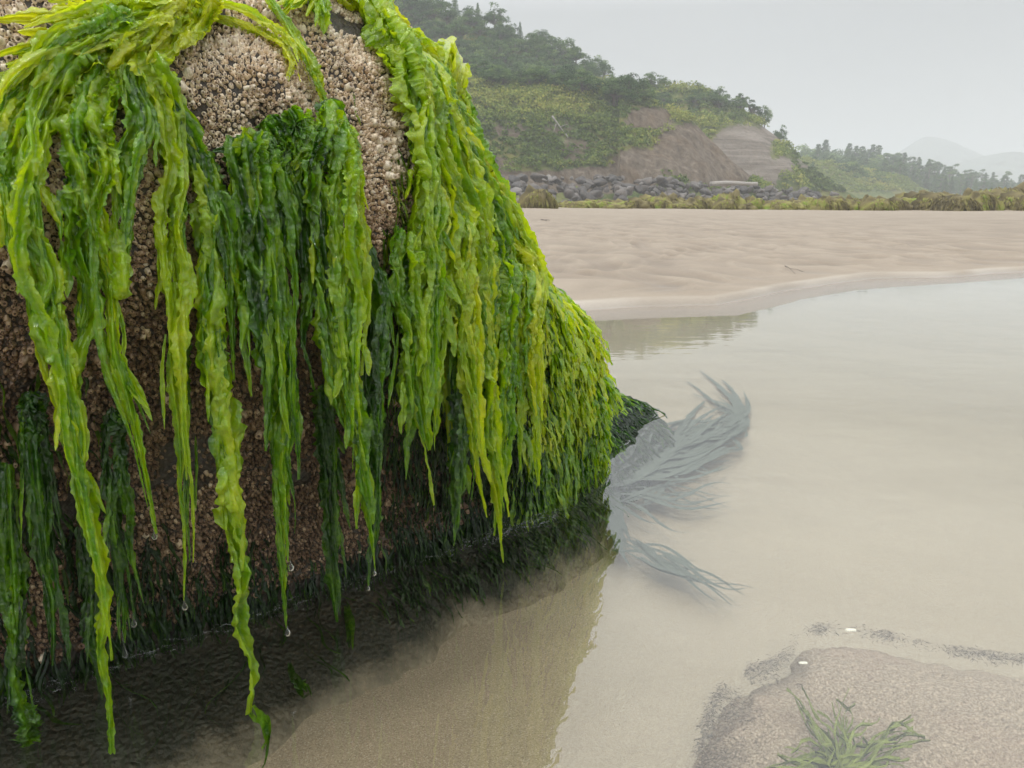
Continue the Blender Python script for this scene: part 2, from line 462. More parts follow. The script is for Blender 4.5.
LV = dict(
    v=[0, 1, 2, 3, 4, 5, 6, 7, 8, 9, 10, 11, 12],
    z=[-.22, -.07, 0, .14, .28, .42, .55, .67, .78, .88, .97, 1.035, 1.06],
    qF=[.085, .045, .0, .015, .06, .13, .185, .20, .17, .09, -.06, -.27, -.50],
    qB=[-1.45, -1.42, -1.4, -1.4, -1.38, -1.35, -1.3, -1.25, -1.2, -1.1, -.95, -.78, -.60],
    sR=[1.45, 1.44, 1.43, 1.42, 1.38, 1.262, 1.06, .965, .92, .865, .785, .64, .42],
    sL=[-.6, -.6, -.6, -.58, -.55, -.5, -.45, -.38, -.28, -.12, .05, .2, .34],
    e=[4.2, 4.2, 4.2, 4.0, 3.6, 3.1, 2.8, 2.6, 2.5, 2.4, 2.3, 2.2, 2.1])
def build_rock():
    nv, nt = 330, 900
    vv = np.linspace(0, 12, nv)
    g = {k: smooth_interp(vv, LV['v'], LV[k]) for k in ('z', 'qF', 'qB', 'sR', 'sL', 'e')}
    # param angle denser at the front
    th = np.linspace(0, 2 * PI, nt, endpoint=False)
    c, s = np.cos(th), np.sin(th)
    e = g['e'][:, None]
    r = (np.abs(c) ** e + np.abs(s) ** e) ** (-1 / e)
    hs = ((g['sR'] - g['sL']) / 2)[:, None]; cs = ((g['sR'] + g['sL']) / 2)[:, None]
    hq = ((g['qF'] - g['qB']) / 2)[:, None]; cq = ((g['qF'] + g['qB']) / 2)[:, None]
    S = cs + hs * r * c; Q = cq + hq * r * s
    Z = np.broadcast_to(g['z'][:, None], S.shape)
    P = sq(S, Q, Z)
    C = sq(cs * np.ones_like(S), cq * np.ones_like(S), np.minimum(Z, .5))
    N = P - C; N /= np.linalg.norm(N, axis=-1)[..., None]
    x, y, z = P[..., 0], P[..., 1], P[..., 2]
    d = .030 * fbm(x * 3.2, y * 3.2, z * 3.2, 3, 3) + .011 * (1 - 2 * np.abs(vn(x * 11, y * 11, z * 11, 8))) + .005 * fbm(x * 30, y * 30, z * 30, 12, 3)
    d = d * sstep(0, .12, z + .12) + sstep(-.01, -.10, z) * (.035 * vn(x * 7, y * 7, 0, 71) + .02 * vn(x * 23, y * 23, 0, 72))
    d = d + .06 * sstep(1.25, 1.0, S) * sstep(-.0, -.12, z) * sstep(.0, .3, Q + .3) + .09 * sstep(.8, .2, S) * sstep(-.0, -.12, z) * sstep(.0, .3, Q + .3)  # foot flared under water so its dark colour stands in for shade
    P = P + N * d[..., None]
    V = P.reshape(-1, 3)
    top = V[(nv - 1) * nt:].mean(0)
    V = np.vstack([V, top])
    j = np.arange(nt); T = np.stack([(nv - 1) * nt + j, (nv - 1) * nt + (j + 1) % nt, np.full(nt, nv * nt)], -1)
    me = mesh_np('rock_body', V, [grid_faces(nv, nt, True), T])
    return me, V
rock_me, rock_V = build_rock()
boulder = link('coastal_boulder', rock_me, M['rock'])
tag(boulder, 'huge barnacle crusted boulder draped in bright green seaweed at the pool edge', 'boulder')
_polys = [tuple(p.vertices) for p in rock_me.polygons]
BV = BVHTree.FromPolygons([Vector(v) for v in rock_V], _polys)

def hit(px, py):
    d = ray(px, py); L = np.linalg.norm(d)
    loc, nr, idx, dist = BV.ray_cast(Vector(CAM), Vector(d / L))
    if loc is None: return None
    nr = np.array(nr); 
    if nr @ d > 0: nr = -nr
    return np.array(loc), nr, dist / L      # t in unit-depth units

def project(P):
    r = np.asarray(P) - CAM
    f = r[..., 1] * CP - r[..., 2] * SP
    u = r[..., 1] * SP + r[..., 2] * CP
    return 512 + r[..., 0] / f * FPX, 384 - u / f * FPX, f

# ---- barnacles ------------------------------------------------------------
def surface_samples(n, seed, zmin=-.02):
    r = np.random.default_rng(seed)
    V = rock_V; F = np.array([p for p in _polys if len(p) == 4])
    a, b, c = V[F[:, 0]], V[F[:, 1]], V[F[:, 3]]
    area = np.linalg.norm(np.cross(b - a, c - a), axis=1)
    ctr = (a + b + c) / 3
    nrm = np.cross(b - a, c - a); nrm /= np.linalg.norm(nrm, axis=1)[:, None] + 1e-12
    if (nrm @ QN)[qof(ctr) > .05].mean() < 0: nrm = -nrm
    view = CAM - ctr; facing = (nrm * view).sum(1) / np.linalg.norm(view, axis=1)
    px, py, f = project(ctr)
    ok = (ctr[:, 2] > zmin) & (facing > -.45) & (px > -120) & (px < 700) & (py > -160) & (py < 800)
    w = area * ok
    idx = r.choice(len(F), n, p=w / w.sum())
    u, v = r.random(n)[:, None], r.random(n)[:, None]
    P = a[idx] + (b - a)[idx] * u + (c - a)[idx] * v
    return P, nrm[idx]

def barnacle_mesh(acc, P, N, R, H, tone, r, open_=.5, ns=8):
    up = N + r.normal(0, .22, 3); up /= np.linalg.norm(up)
    a = np.cross(up, [.3, .9, .2]); a /= np.linalg.norm(a); b = np.cross(up, a)
    th = np.arange(ns) / ns * 2 * PI + r.random() * 6
    el = 1 + r.random() * .3
    def ring(rad, h, jit=.1):
        k = rad * (1 + jit * r.normal(0, 1, ns))
        return P + up * h + (np.cos(th) * k * el)[:, None] * a + (np.sin(th) * k)[:, None] * b
    o = R * open_
    hh = H * (1 + .1 * r.normal(0, 1, ns))
    rings = [ring(R, -.001, .08), ring(R * .84, H * .55, .08)]
    top = ring(o * 1.25, H, .08) + up * (hh - H)[:, None]
    inn = ring(o * .85, H * .95, .05); bot = ring(o * .5, H * .55, .05)
    V = np.vstack(rings + [top, inn, bot, (P + up * H * .6)[None]])
    Q = grid_faces(5, ns, True)
    j = np.arange(ns); T = np.stack([4 * ns + j, 4 * ns + (j + 1) % ns, np.full(ns, 5 * ns)], -1)
    rim = np.concatenate([np.zeros(ns), np.full(ns, .12), np.full(ns, .6), np.full(ns, 1.1), np.full(ns, 2.0), [1.2]])
    acc.add(V, Q, T, tone=tone, rim=rim)

def build_barnacles():
    P, N = surface_samples(300000, 11, .02)
    cell = .0072; gridd = {}
    r = np.random.default_rng(5)
    px, py, f = project(P)
    dens = fbm(P[:, 0] * 9, P[:, 1] * 9, P[:, 2] * 9, 61, 3)
    clump = fbm(P[:, 0] * 16, P[:, 1] * 16, P[:, 2] * 16, 77, 2)
    crack = vn(P[:, 0] * 13, P[:, 1] * 13, P[:, 2] * 13, 83); PATCH = hit(190, 462)[0]; PATCH = np.array(PATCH)
    chosen = []
    for i in range(len(P)):
        z = P[i, 2]
        # barer toward the water and in scattered cracks
        if dens[i] < -.62 + .19 * max(0, .25 - z) * 4 or abs(crack[i]) < .035: continue
        if (P[i] - PATCH) @ (P[i] - PATCH) < (.036 * (1 + .4 * dens[i])) ** 2 and r.random() < .93: continue
        big = clump[i] > .25 and r.random() < .30
        R = (r.uniform(.0038, .0060) if big else r.uniform(.0018, .0034))
        k = tuple(np.floor(P[i] / cell).astype(int)); bad = False
        for dx in (-1, 0, 1):
            for dy in (-1, 0, 1):
                for dz in (-1, 0, 1):
                    for (Pj, Rj) in gridd.get((k[0] + dx, k[1] + dy, k[2] + dz), ()):
                        if (P[i, 0] - Pj[0]) ** 2 + (P[i, 1] - Pj[1]) ** 2 + (P[i, 2] - Pj[2]) ** 2 < (.66 * (R + Rj)) ** 2:
                            bad = True; break
                    if bad: break
                if bad: break
            if bad: break
        if bad: continue
        gridd.setdefault(k, []).append((P[i], R)); chosen.append((i, R))
    print('barnacles', len(chosen))
    score = sorted(range(len(chosen)), key=lambda c: -(chosen[c][1] / f[chosen[c][0]]) * (1 if 130 < px[chosen[c][0]] < 400 and 10 < py[chosen[c][0]] < 330 else .3))
    single = set(score[:100])
    acc = Acc()
    for c, (i, R) in enumerate(chosen):
        z = P[i, 2]
        t0 = .02 + .72 * sstep(.40, .74, z) + r.normal(0, .17) + .15 * dens[i] + (.18 if R > .0042 else 0)  # lower shells browned by algae film, deepened further to paint in shadow
        if r.random() < .06: t0 += .35
        H = R * r.uniform(1.0, 2.3)
        if c in single:
            a1 = Acc(); barnacle_mesh(a1, P[i], N[i], R, H * 1.1, t0 + .1, r, r.uniform(.35, .55), 12)
            link('barnacle', a1.mesh('barnacle'), M['barn'], boulder)
        else:
            barnacle_mesh(acc, P[i], N[i], R, H, t0, r, r.uniform(.35, .6), 7 if z > .3 else 6)
    o = link('barnacle_crust', acc.mesh('barnacle_crust'), M['barn'], boulder); o['kind'] = 'stuff'
build_barnacles()

# ================================================================== SEAWEED
def resample(P, step):
    P = np.asarray(P, float)
    seg = np.linalg.norm(np.diff(P, axis=0), axis=1); L = np.concatenate([[0], np.cumsum(seg)])
    n = max(6, int(L[-1] / step))
    l = np.linspace(0, L[-1], n)
    return np.stack([np.interp(l, L, P[:, k]) for k in range(P.shape[1])], -1), l

def chaikin(P, n=2):
    P = np.asarray(P, float)
    for _ in range(n):
        a = P[:-1] * .75 + P[1:] * .25; b = P[:-1] * .25 + P[1:] * .75
        P = np.vstack([P[:1], np.stack([a, b], 1).reshape(-1, P.shape[1]), P[-1:]])
    return P

def drape(pix, lift=.012, hang=True):
    """pixel polyline from root to tip -> points on the rock, hanging free once the rock recedes"""
    p2, l = resample(chaikin(pix, 2), 6.0)
    out = []; qprev = None; tl = None; nl = QN.copy()
    for (px, py) in p2:
        h = hit(px, py)
        if h is None and py < 330:          # past the edge of the rock: keep to its outline
            for k_ in range(1, 40):
                sx_ = px - 3 * k_ if px > 250 else px
                sy_ = py if px > 250 else py + 3 * k_
                h = hit(sx_, sy_)
                if h is not None: px, py = sx_, sy_; break
        d = ray(px, py)
        dq = d @ QN
        cand = []
        if h is not None:
            Pn = h[0] + h[1] * lift
            cand.append((qof(Pn), Pn, h[1]))
        if qprev is not None and abs(dq) > .05 and (hang or h is None):
            t = (qprev - Q0 - CAM @ QN) / dq
            Ph = CAM + d * t
            cand.append((qprev, Ph, nl * .9 + QN * .1))
        if not cand:
            if tl is None: continue
            Ph = CAM + d * tl; cand.append((qof(Ph), Ph, nl))
        if h is not None and qprev is not None:
            best = max(cand, key=lambda c: c[0])
        else: best = cand[0]
        q, Pp, nn = best
        qprev = q; tl = (Pp - CAM) @ np.array([0, CP, -SP]); nl = nn / np.linalg.norm(nn)
        out.append(np.concatenate([Pp, nl]))
    A = np.array(out)
    # smooth
    for _ in range(60):
        A[1:-1, 3:] = (A[:-2, 3:] + 2 * A[1:-1, 3:] + A[2:, 3:]) / 4
    raw = A[:, :3].copy()
    for _ in range(8):
        A[1:-1, :3] = (A[:-2, :3] + 2 * A[1:-1, :3] + A[2:, :3]) / 4
    A[:, 3:] /= np.linalg.norm(A[:, 3:], axis=1)[:, None]
    # never sink below the draped line
    sink = ((raw - A[:, :3]) * A[:, 3:]).sum(1)
    for _ in range(3): sink[1:-1] = np.maximum(sink[1:-1], (sink[:-2] + sink[2:]) / 2)
    A[:, :3] += A[:, 3:] * np.maximum(sink, 0)[:, None]
    return A[:, :3], A[:, 3:]

def ribbon(acc, P, N, width, seed, tone=.6, ruff=.35, nac=9, step=.0032, tip=.35, twist=.8, folds=1.2, tonetip=None):
    r = np.random.default_rng(seed)
    A, l = resample(np.hstack([P, N]), step)
    P = A[:, :3]; N = A[:, 3:]; N = N / (np.linalg.norm(N, axis=1)[:, None] + 1e-9)
    n = len(P); L = l[-1]; u0 = l / L
    bx, by, bf = project(P)
    stp = np.concatenate([[0], np.hypot(np.diff(bx), np.diff(by))]) * bf / FPX
    l = np.cumsum(np.maximum(stp, .35 * np.concatenate([[0], np.diff(l)])))
    T = np.gradient(P, axis=0); T /= np.linalg.norm(T, axis=1)[:, None] + 1e-9
    S = np.cross(T, N); S /= np.linalg.norm(S, axis=1)[:, None] + 1e-9
    Nn = np.cross(S, T)
    wbar = np.interp(u0, np.linspace(0, 1, len(width)), width) * .5
    tw = twist * .5 * np.clip(.011 / wbar, .3, 1) * (vn(l * 9 + seed * 1.7, seed * .31, 0, 3) + .5 * vn(l * 25, seed * .77, 0, 5))
    S2 = S * np.cos(tw)[:, None] + Nn * np.sin(tw)[:, None]
    N2 = -S * np.sin(tw)[:, None] + Nn * np.cos(tw)[:, None]
    w = np.interp(u0, np.linspace(0, 1, len(width)), width) * .5
    w = w * (1 + .32 * vn(l * 12, seed * .5, 0, 9) + .15 * vn(l * 33, seed * .9, 0, 10))
    w = w * np.interp(u0, [0, .06, .8, .95, 1], [.5, 1, 1, .75, tip])
    u = np.linspace(-1, 1, nac)[None, :]
    lj = l[:, None]
    ed = 1 + np.abs(u) ** 3 * (.32 * vn(lj * 48, np.sign(u) * 7 + seed, 0, 11) + .30 * vn(lj * 150, np.sign(u) * 3 + seed, 0, 12) + .18 * vn(lj * 300, np.sign(u) * 9 + seed, 0, 26))
    off = u * ed
    W = w[:, None]
    cm = u * W                                     # metres across
    ph = seed * 1.37 + 3 * vn(lj * 8, seed * .2, 0, 13)
    wan = 1.3 * vn(lj * 9, seed * .61, 0, 20)
    pl = 1 - 2 * np.abs(vn(cm * 85 + wan, lj * 9 + seed, 0, 14))
    pl2 = 1 - 2 * np.abs(vn(cm * 190 + 2 * wan + lj * 12, lj * 30 + seed, 0, 16))
    fine = vn(cm * 300, lj * 110 + seed, 0, 15)
    edge = np.abs(u) ** 2 * 1.5 * vn(lj * 40 + ph, np.sign(u) * 5 + seed * .9, 0, 24)
    k = np.clip(W / .012, .25, 1.3) * (ruff / .35)
    crump = 1 - 2 * np.abs(vn(cm * 105 + wan, lj * 62 + cm * 40, seed * .37, 23))
    crump2 = 1 - 2 * np.abs(vn(cm * 190 + lj * 35, lj * 105 - cm * 60, seed * .57, 25))
    disp = k * (.0023 * crump + .0016 * crump2) + W * .30 * np.sin(u * PI * folds + ph) + k * (.0050 * pl + .0034 * pl2 + .0016 * fine) + np.minimum(W, .012) * .26 * edge
    squeeze = .78 + .22 * vn(lj * 12, seed, 0, 18)
    V = P[:, None] + S2[:, None] * (off * W * squeeze)[..., None] + N2[:, None] * disp[..., None]
    V += T[:, None] * (.0035 * k * vn(lj * 60, u * 2 + seed, 0, 17))[..., None]
    tn = tone + .12 * vn(lj * 12, u + seed, 0, 19) + .05 * pl + np.zeros_like(V[..., 0])
    if tonetip is not None: tn = tn + (tonetip - tone) * u0[:, None]
    acc.add(V.reshape(-1, 3), grid_faces(n, nac), tone=tn.ravel())

def drop_mesh(acc, tip, R, neck):
    prof = [(0, neck), (.12 * R, neck * .98), (.16 * R, neck * .6), (.3 * R, neck * .25), (.75 * R, -.1 * R), (R, -.9 * R), (.9 * R, -1.45 * R), (.5 * R, -1.85 * R), (0, -2 * R)]
    ns = 14; th = np.arange(ns) / ns * 2 * PI
    V = [np.stack([np.cos(th) * p, np.sin(th) * p, np.full(ns, h)], -1) for p, h in prof]
    acc.add(np.concatenate(V) + np.asarray(tip), grid_faces(len(prof), ns, True))

SEED = [100]
def strand(name, label, pix, wpx, tone, layers=3, lift=.012, group=None, drop=None, ruff=.35, spread=.5, tonetip=None, tip=.35, cat='seaweed', mat='weed', folds=1.2):
    P, N = drape(pix, lift)
    _, _, f = project(P)
    wpx = [w_ * .88 for w_ in wpx]
    acc = Acc(); base_seed = SEED[0]; SEED[0] += 37
    r = np.random.default_rng(base_seed)
    wp = np.interp(np.linspace(0, 1, len(P)), np.linspace(0, 1, len(wpx)), wpx) * f / FPX
    k9 = np.linspace(0, len(P) - 1, 9).astype(int)
    for k in range(int(layers * 1.7)):
        n = len(P)
        if k == 0: i0, i1, wf = 0, n, .82
        else:
            i0 = int(n * (0 if k % 2 else r.uniform(0, .5))); i1 = int(n * r.uniform(.5, .95)); wf = r.uniform(.32, .62)
            if i1 - i0 < 8: i0, i1 = 0, n - 2
        Pk = P[i0:i1].copy(); Nk = N[i0:i1]; wk = wp[i0:i1]
        Tt = np.gradient(Pk, axis=0); Tt /= np.linalg.norm(Tt, axis=1)[:, None] + 1e-9
        Sd = np.cross(Tt, Nk)
        off = 0 if k == 0 else r.uniform(-1.15, 1.15) * spread * .95
        wander = vn(np.arange(len(Pk)) * .11, k * 3.1 + base_seed, 0, 4) * .25
        Pk = Pk + Sd * ((off * .5 + wander) * wk)[:, None] + Nk * (r.uniform(-.004, .008) + k * .0025)
        wl = wk[np.linspace(0, len(wk) - 1, 8).astype(int)] * wf
        ribbon(acc, Pk, Nk, wl, base_seed + k * 5.3.__int__() + k, tone + (0 if k == 0 else r.uniform(-.2, .14)), ruff, 15 if wl.max() > .03 else 11 if wl.max() > .016 else 7, tip=tip if k == 0 else .3, tonetip=tonetip, folds=folds * r.uniform(.8, 1.6))
    for k in range(int(layers * 1.6)):
        n = len(P); i0 = int(r.uniform(.02, .66) * n); ln = r.uniform(.04, .10)
        seg = np.linalg.norm(P[1] - P[0]) + 1e-6; m = int(max(6, ln / max(seg, .002)))
        i1 = min(n, i0 + m)
        if i1 - i0 < 5: continue
        Pk = P[i0:i1].copy(); Nk = N[i0:i1]; u = np.linspace(0, 1, len(Pk))[:, None]
        Tt = np.gradient(Pk, axis=0); Tt /= np.linalg.norm(Tt, axis=1)[:, None] + 1e-9
        Sd = np.cross(Tt, Nk); sg = r.choice([-1, 1])
        wl_ = wp[i0]
        Pk = Pk + Sd * sg * wl_ * (.25 + r.uniform(.1, .45) * u) + Nk * (r.uniform(.002, .009) + r.uniform(0, .012) * u)
        w_ = min(.018, max(.004, wl_ * r.uniform(.15, .38)))
        ribbon(acc, Pk, Nk, [w_ * .8, w_, w_ * .8, w_ * .4], base_seed * 3 + k, tone + r.uniform(-.12, .2), ruff * 1.1, 7, step=.0035, tip=.12, twist=1.3, folds=1.0)
    o = link(name, acc.mesh(name), M[mat])
    tag(o, label, cat, group)
    if drop:
        a = Acc(); drop_mesh(a, P[-1] + np.array([0, 0, -drop[1] * .6]), drop[0] * 1.25, drop[1] * 1.2)
        link('water_drop', a.mesh('water_drop'), M['drop'], o)
    return o

G = 'long seaweed strands hanging from the boulder'
ST = [
 # label, path, widths px, tone (low on rear strands, painting in their shade), layers, kwargs
 ('bright strand at the far left falling from the crest nearly to the photo bottom', [(118, 36), (70, 62), (38, 110), (22, 170), (30, 250), (52, 330), (66, 400), (76, 470), (92, 545), (98, 610), (108, 690), (106, 752)], [40, 60, 58, 50, 40, 38, 30, 30, 24, 20], .66, 5, {}),
 ('olive green strand hanging along the left edge of the photo down to the water', [(2, 455), (6, 520), (10, 580), (14, 640), (20, 700), (26, 758)], [28, 34, 32, 26, 20, 16], .36, 3, {}),
 ('twisted strand ending in a blunt dripping tip left of the olive strand', [(112, 62), (96, 120), (92, 185), (106, 255), (110, 330), (112, 372), (128, 410), (138, 455), (148, 500), (154, 532)], [40, 50, 46, 44, 40, 34, 26, 18, 10], .58, 4, {'drop': (.0028, .004)}),
 ('narrow strand whose thin thread of a tip ends above the waterline in a droplet', [(132, 62), (160, 105), (172, 165), (165, 235), (172, 300), (168, 365), (176, 415), (182, 470), (187, 540), (184, 600)], [44, 52, 46, 34, 30, 26, 18, 9, 5], .62, 4, {'drop': (.0030, .010)}),
 ('long bright strand whose tip touches the pool surface', [(146, 78), (184, 128), (202, 190), (210, 255), (212, 330), (218, 400), (230, 470), (238, 545), (241, 620), (246, 670), (249, 712)], [34, 40, 36, 34, 34, 34, 36, 40, 30, 26, 16], .62, 4, {'tip': .7}),
 ('dark glossy strand starting below the bare barnacle patch', [(243, 128), (262, 180), (268, 250), (272, 320), (280, 390), (284, 440), (290, 500), (290, 562)], [40, 60, 50, 42, 38, 36, 26, 10], .52, 5, {'drop': (.0038, .006)}),
 ('thin strand dripping just above the pool, beneath the dark glossy strand', [(262, 260), (270, 350), (276, 430), (280, 510), (285, 580), (287, 628)], [30, 30, 26, 20, 12, 5], .5, 2, {'drop': (.0034, .006)}),
 ('wide leafy strand in the middle, one of a pair ending in a bright ragged tip', [(318, 118), (316, 180), (324, 250), (328, 320), (336, 380), (352, 430), (362, 490), (372, 540), (374, 570)], [50, 62, 52, 46, 42, 34, 28, 20, 9], .6, 5, {'drop': (.0026, .004)}),
 ('light green sheet-like strand right beside the wide middle one', [(336, 138), (342, 190), (352, 250), (352, 330), (350, 400), (356, 470), (358, 528)], [36, 46, 50, 44, 34, 24, 12], .66, 4, {}),
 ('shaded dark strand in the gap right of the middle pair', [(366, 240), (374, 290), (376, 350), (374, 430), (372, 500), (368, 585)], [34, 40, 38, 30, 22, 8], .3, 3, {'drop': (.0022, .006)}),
 ('broad strand from the crest beside the snail with a long frilled tip', [(350, 2), (386, 58), (406, 126), (416, 200), (420, 270), (414, 340), (412, 400), (424, 450), (432, 505)], [50, 60, 62, 56, 46, 42, 40, 30, 12], .68, 5, {}),
 ('yellow green strand carrying the small black snail', [(380, 40), (416, 95), (436, 150), (446, 205), (452, 270), (462, 340), (468, 410), (478, 470), (487, 518)], [44, 54, 54, 50, 44, 38, 32, 26, 10], .76, 5, {}),
 ('strand hanging lowest of the right half, its tip almost in the water', [(404, 62), (446, 128), (468, 190), (480, 260), (482, 330), (484, 400), (494, 470), (502, 530), (504, 562)], [44, 52, 50, 44, 40, 36, 32, 22, 9], .72, 5, {}),
 ('deep green strand just left of the lowest right strand', [(424, 75), (470, 150), (492, 220), (500, 290), (502, 360), (498, 430), (496, 490), (492, 535)], [40, 50, 48, 42, 40, 36, 24, 10], .55, 5, {}),
 ('strand following the right shoulder of the boulder down to a point above the dark fringe', [(430, 62), (468, 118), (494, 180), (512, 240), (524, 300), (530, 360), (534, 430), (536, 486)], [36, 44, 44, 44, 40, 36, 26, 10], .82, 5, {}),
 ('slim dangling ribbon with a drop, in the dark gap between two broad strands', [(440, 330), (444, 390), (447, 430), (448, 462)], [14, 16, 12, 6], .74, 2, {'drop': (.0032, .006)}),
 ('medium strand overlapping the rock right of the shaded dark one', [(392, 225), (400, 262), (402, 300), (406, 350), (404, 420), (406, 480)], [36, 46, 42, 36, 28, 10], .5, 4, {}),
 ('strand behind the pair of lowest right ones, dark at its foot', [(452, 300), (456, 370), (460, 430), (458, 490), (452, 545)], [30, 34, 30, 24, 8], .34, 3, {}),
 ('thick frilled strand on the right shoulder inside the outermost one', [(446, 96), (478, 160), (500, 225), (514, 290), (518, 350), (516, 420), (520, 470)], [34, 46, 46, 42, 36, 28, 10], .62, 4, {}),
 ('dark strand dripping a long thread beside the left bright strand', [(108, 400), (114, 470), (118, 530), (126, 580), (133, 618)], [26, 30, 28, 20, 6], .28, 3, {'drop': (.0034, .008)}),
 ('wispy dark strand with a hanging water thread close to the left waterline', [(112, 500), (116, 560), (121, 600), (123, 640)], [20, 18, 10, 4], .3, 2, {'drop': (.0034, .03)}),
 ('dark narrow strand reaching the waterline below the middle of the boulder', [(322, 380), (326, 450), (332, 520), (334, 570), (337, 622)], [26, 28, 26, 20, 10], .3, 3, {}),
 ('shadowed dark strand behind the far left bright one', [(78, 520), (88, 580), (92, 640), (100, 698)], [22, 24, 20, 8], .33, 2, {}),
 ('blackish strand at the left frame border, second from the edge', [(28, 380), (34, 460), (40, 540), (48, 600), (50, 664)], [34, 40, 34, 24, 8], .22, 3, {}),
 ('faded olive strand hanging over the grey stone patch', [(178, 330), (186, 400), (190, 450), (186, 505), (188, 560)], [22, 24, 20, 10, 5], .40, 2, {}),
 ('short bright frill between the long strand touching water and the dark glossy one', [(200, 150), (214, 200), (222, 260), (226, 330), (230, 380)], [26, 32, 28, 22, 8], .5, 3, {}),
 ('dark frond sheet behind the dark glossy strand', [(232, 140), (246, 200), (252, 270), (258, 340), (262, 400), (264, 450)], [30, 44, 46, 40, 30, 10], .38, 4, {}),
 ('large dark green fold under the middle pair of strands', [(296, 118), (298, 180), (304, 250), (308, 320), (316, 390)], [44, 56, 50, 40, 16], .36, 4, {}),
 ('pale translucent strand next to the far left one, hanging over barnacles', [(86, 90), (72, 150), (70, 220), (84, 290), (82, 350), (80, 400)], [40, 50, 50, 44, 36, 20], .56, 4, {}),
 ('green strand falling between the narrow strand and the twisted one', [(122, 70), (130, 130), (128, 190), (124, 240), (122, 270)], [34, 44, 38, 24, 10], .46, 3, {}),
 ('leafy strand draping down beside the stones at the left border', [(60, 70), (20, 105), (6, 160), (14, 230), (30, 300), (40, 340)], [40, 50, 46, 40, 34, 14], .7, 4, {}),
 ('strand curving down the back of the right shoulder, partly hidden', [(470, 210), (484, 290), (486, 360), (476, 430), (470, 500)], [30, 38, 36, 30, 10], .45, 4, {}),
 ('strand with a bright edge between the frilled tip and the snail strand', [(418, 190), (432, 260), (436, 330), (432, 400), (436, 450)], [34, 42, 38, 30, 10], .6, 3, {}),
]
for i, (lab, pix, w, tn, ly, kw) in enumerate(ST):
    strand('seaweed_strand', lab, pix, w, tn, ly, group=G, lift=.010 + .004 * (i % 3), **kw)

# fronds lying on the crown of the boulder
TOPG = 'seaweed fronds spread over the crown of the boulder'
TP = [
 ('yellow green frond lying along the top left skyline of the boulder', [(190, 2), (140, 10), (90, 14), (40, 20), (-10, 24)], [26, 34, 34, 30, 26], .92, 4),
 ('yellow green frond fanning left across the upper left barnacles', [(150, 22), (110, 30), (60, 42), (20, 48), (-14, 62)], [34, 44, 44, 34, 26], .88, 5),
 ('bright frond sheet spreading toward the left photo border', [(126, 40), (80, 52), (40, 76), (4, 110), (-14, 150)], [36, 50, 46, 40, 30], .8, 5),
 ('tangled light green knot where the left strands all begin', [(210, 0), (170, 18), (130, 40), (108, 66), (100, 96)], [34, 50, 60, 56, 30], .84, 5),
 ('small lime tuft reaching right over the barnacles from the knot', [(128, 34), (144, 40), (158, 32)], [16, 18, 8], .85, 2),
 ('yellowish frond arching over the barnacle patch with a curled end', [(186, 2), (212, 20), (240, 22), (268, 32), (282, 52), (284, 82)], [16, 22, 22, 20, 18, 10], .86, 3),
 ('thin lime frond running from the top edge down to the dark glossy clump', [(262, 6), (282, 34), (296, 62), (316, 92), (334, 116)], [14, 18, 20, 20, 14], .84, 3),
 ('folded bright frond at the top edge left of the right hand mass', [(330, -12), (304, 2), (284, 14), (272, 26)], [22, 28, 24, 10], .78, 3),
 ('translucent folded frond hanging from the top edge beside bare barnacles', [(300, -10), (316, 10), (322, 28), (320, 40)], [24, 24, 18, 8], .55, 2),
 ('lime frond along the right skyline near the top of the boulder', [(326, -8), (356, 8), (384, 30), (412, 42), (424, 60)], [28, 36, 36, 30, 18], .95, 5),
 ('yellow frill on the right skyline below the flat lime shelf', [(396, 40), (424, 62), (448, 100), (466, 130)], [22, 28, 28, 16], .9, 4),
 ('frill along the steepest part of the right skyline', [(446, 96), (470, 130), (484, 165), (494, 200), (504, 232)], [20, 28, 28, 26, 16], .86, 4),
 ('short leafy clump at the upper edge of the dark glossy strands', [(272, 112), (282, 128), (280, 160), (284, 200)], [40, 52, 46, 20], .4, 4),
 ('dark leafy clump beside the thin lime frond end', [(318, 106), (330, 130), (340, 165), (346, 200)], [30, 34, 30, 14], .46, 4),
]
for lab, pix, w, tn, ly in TP:
    strand('seaweed_frond', lab, pix, w, tn, ly, group=TOPG, ruff=.42, lift=.008, spread=.9)

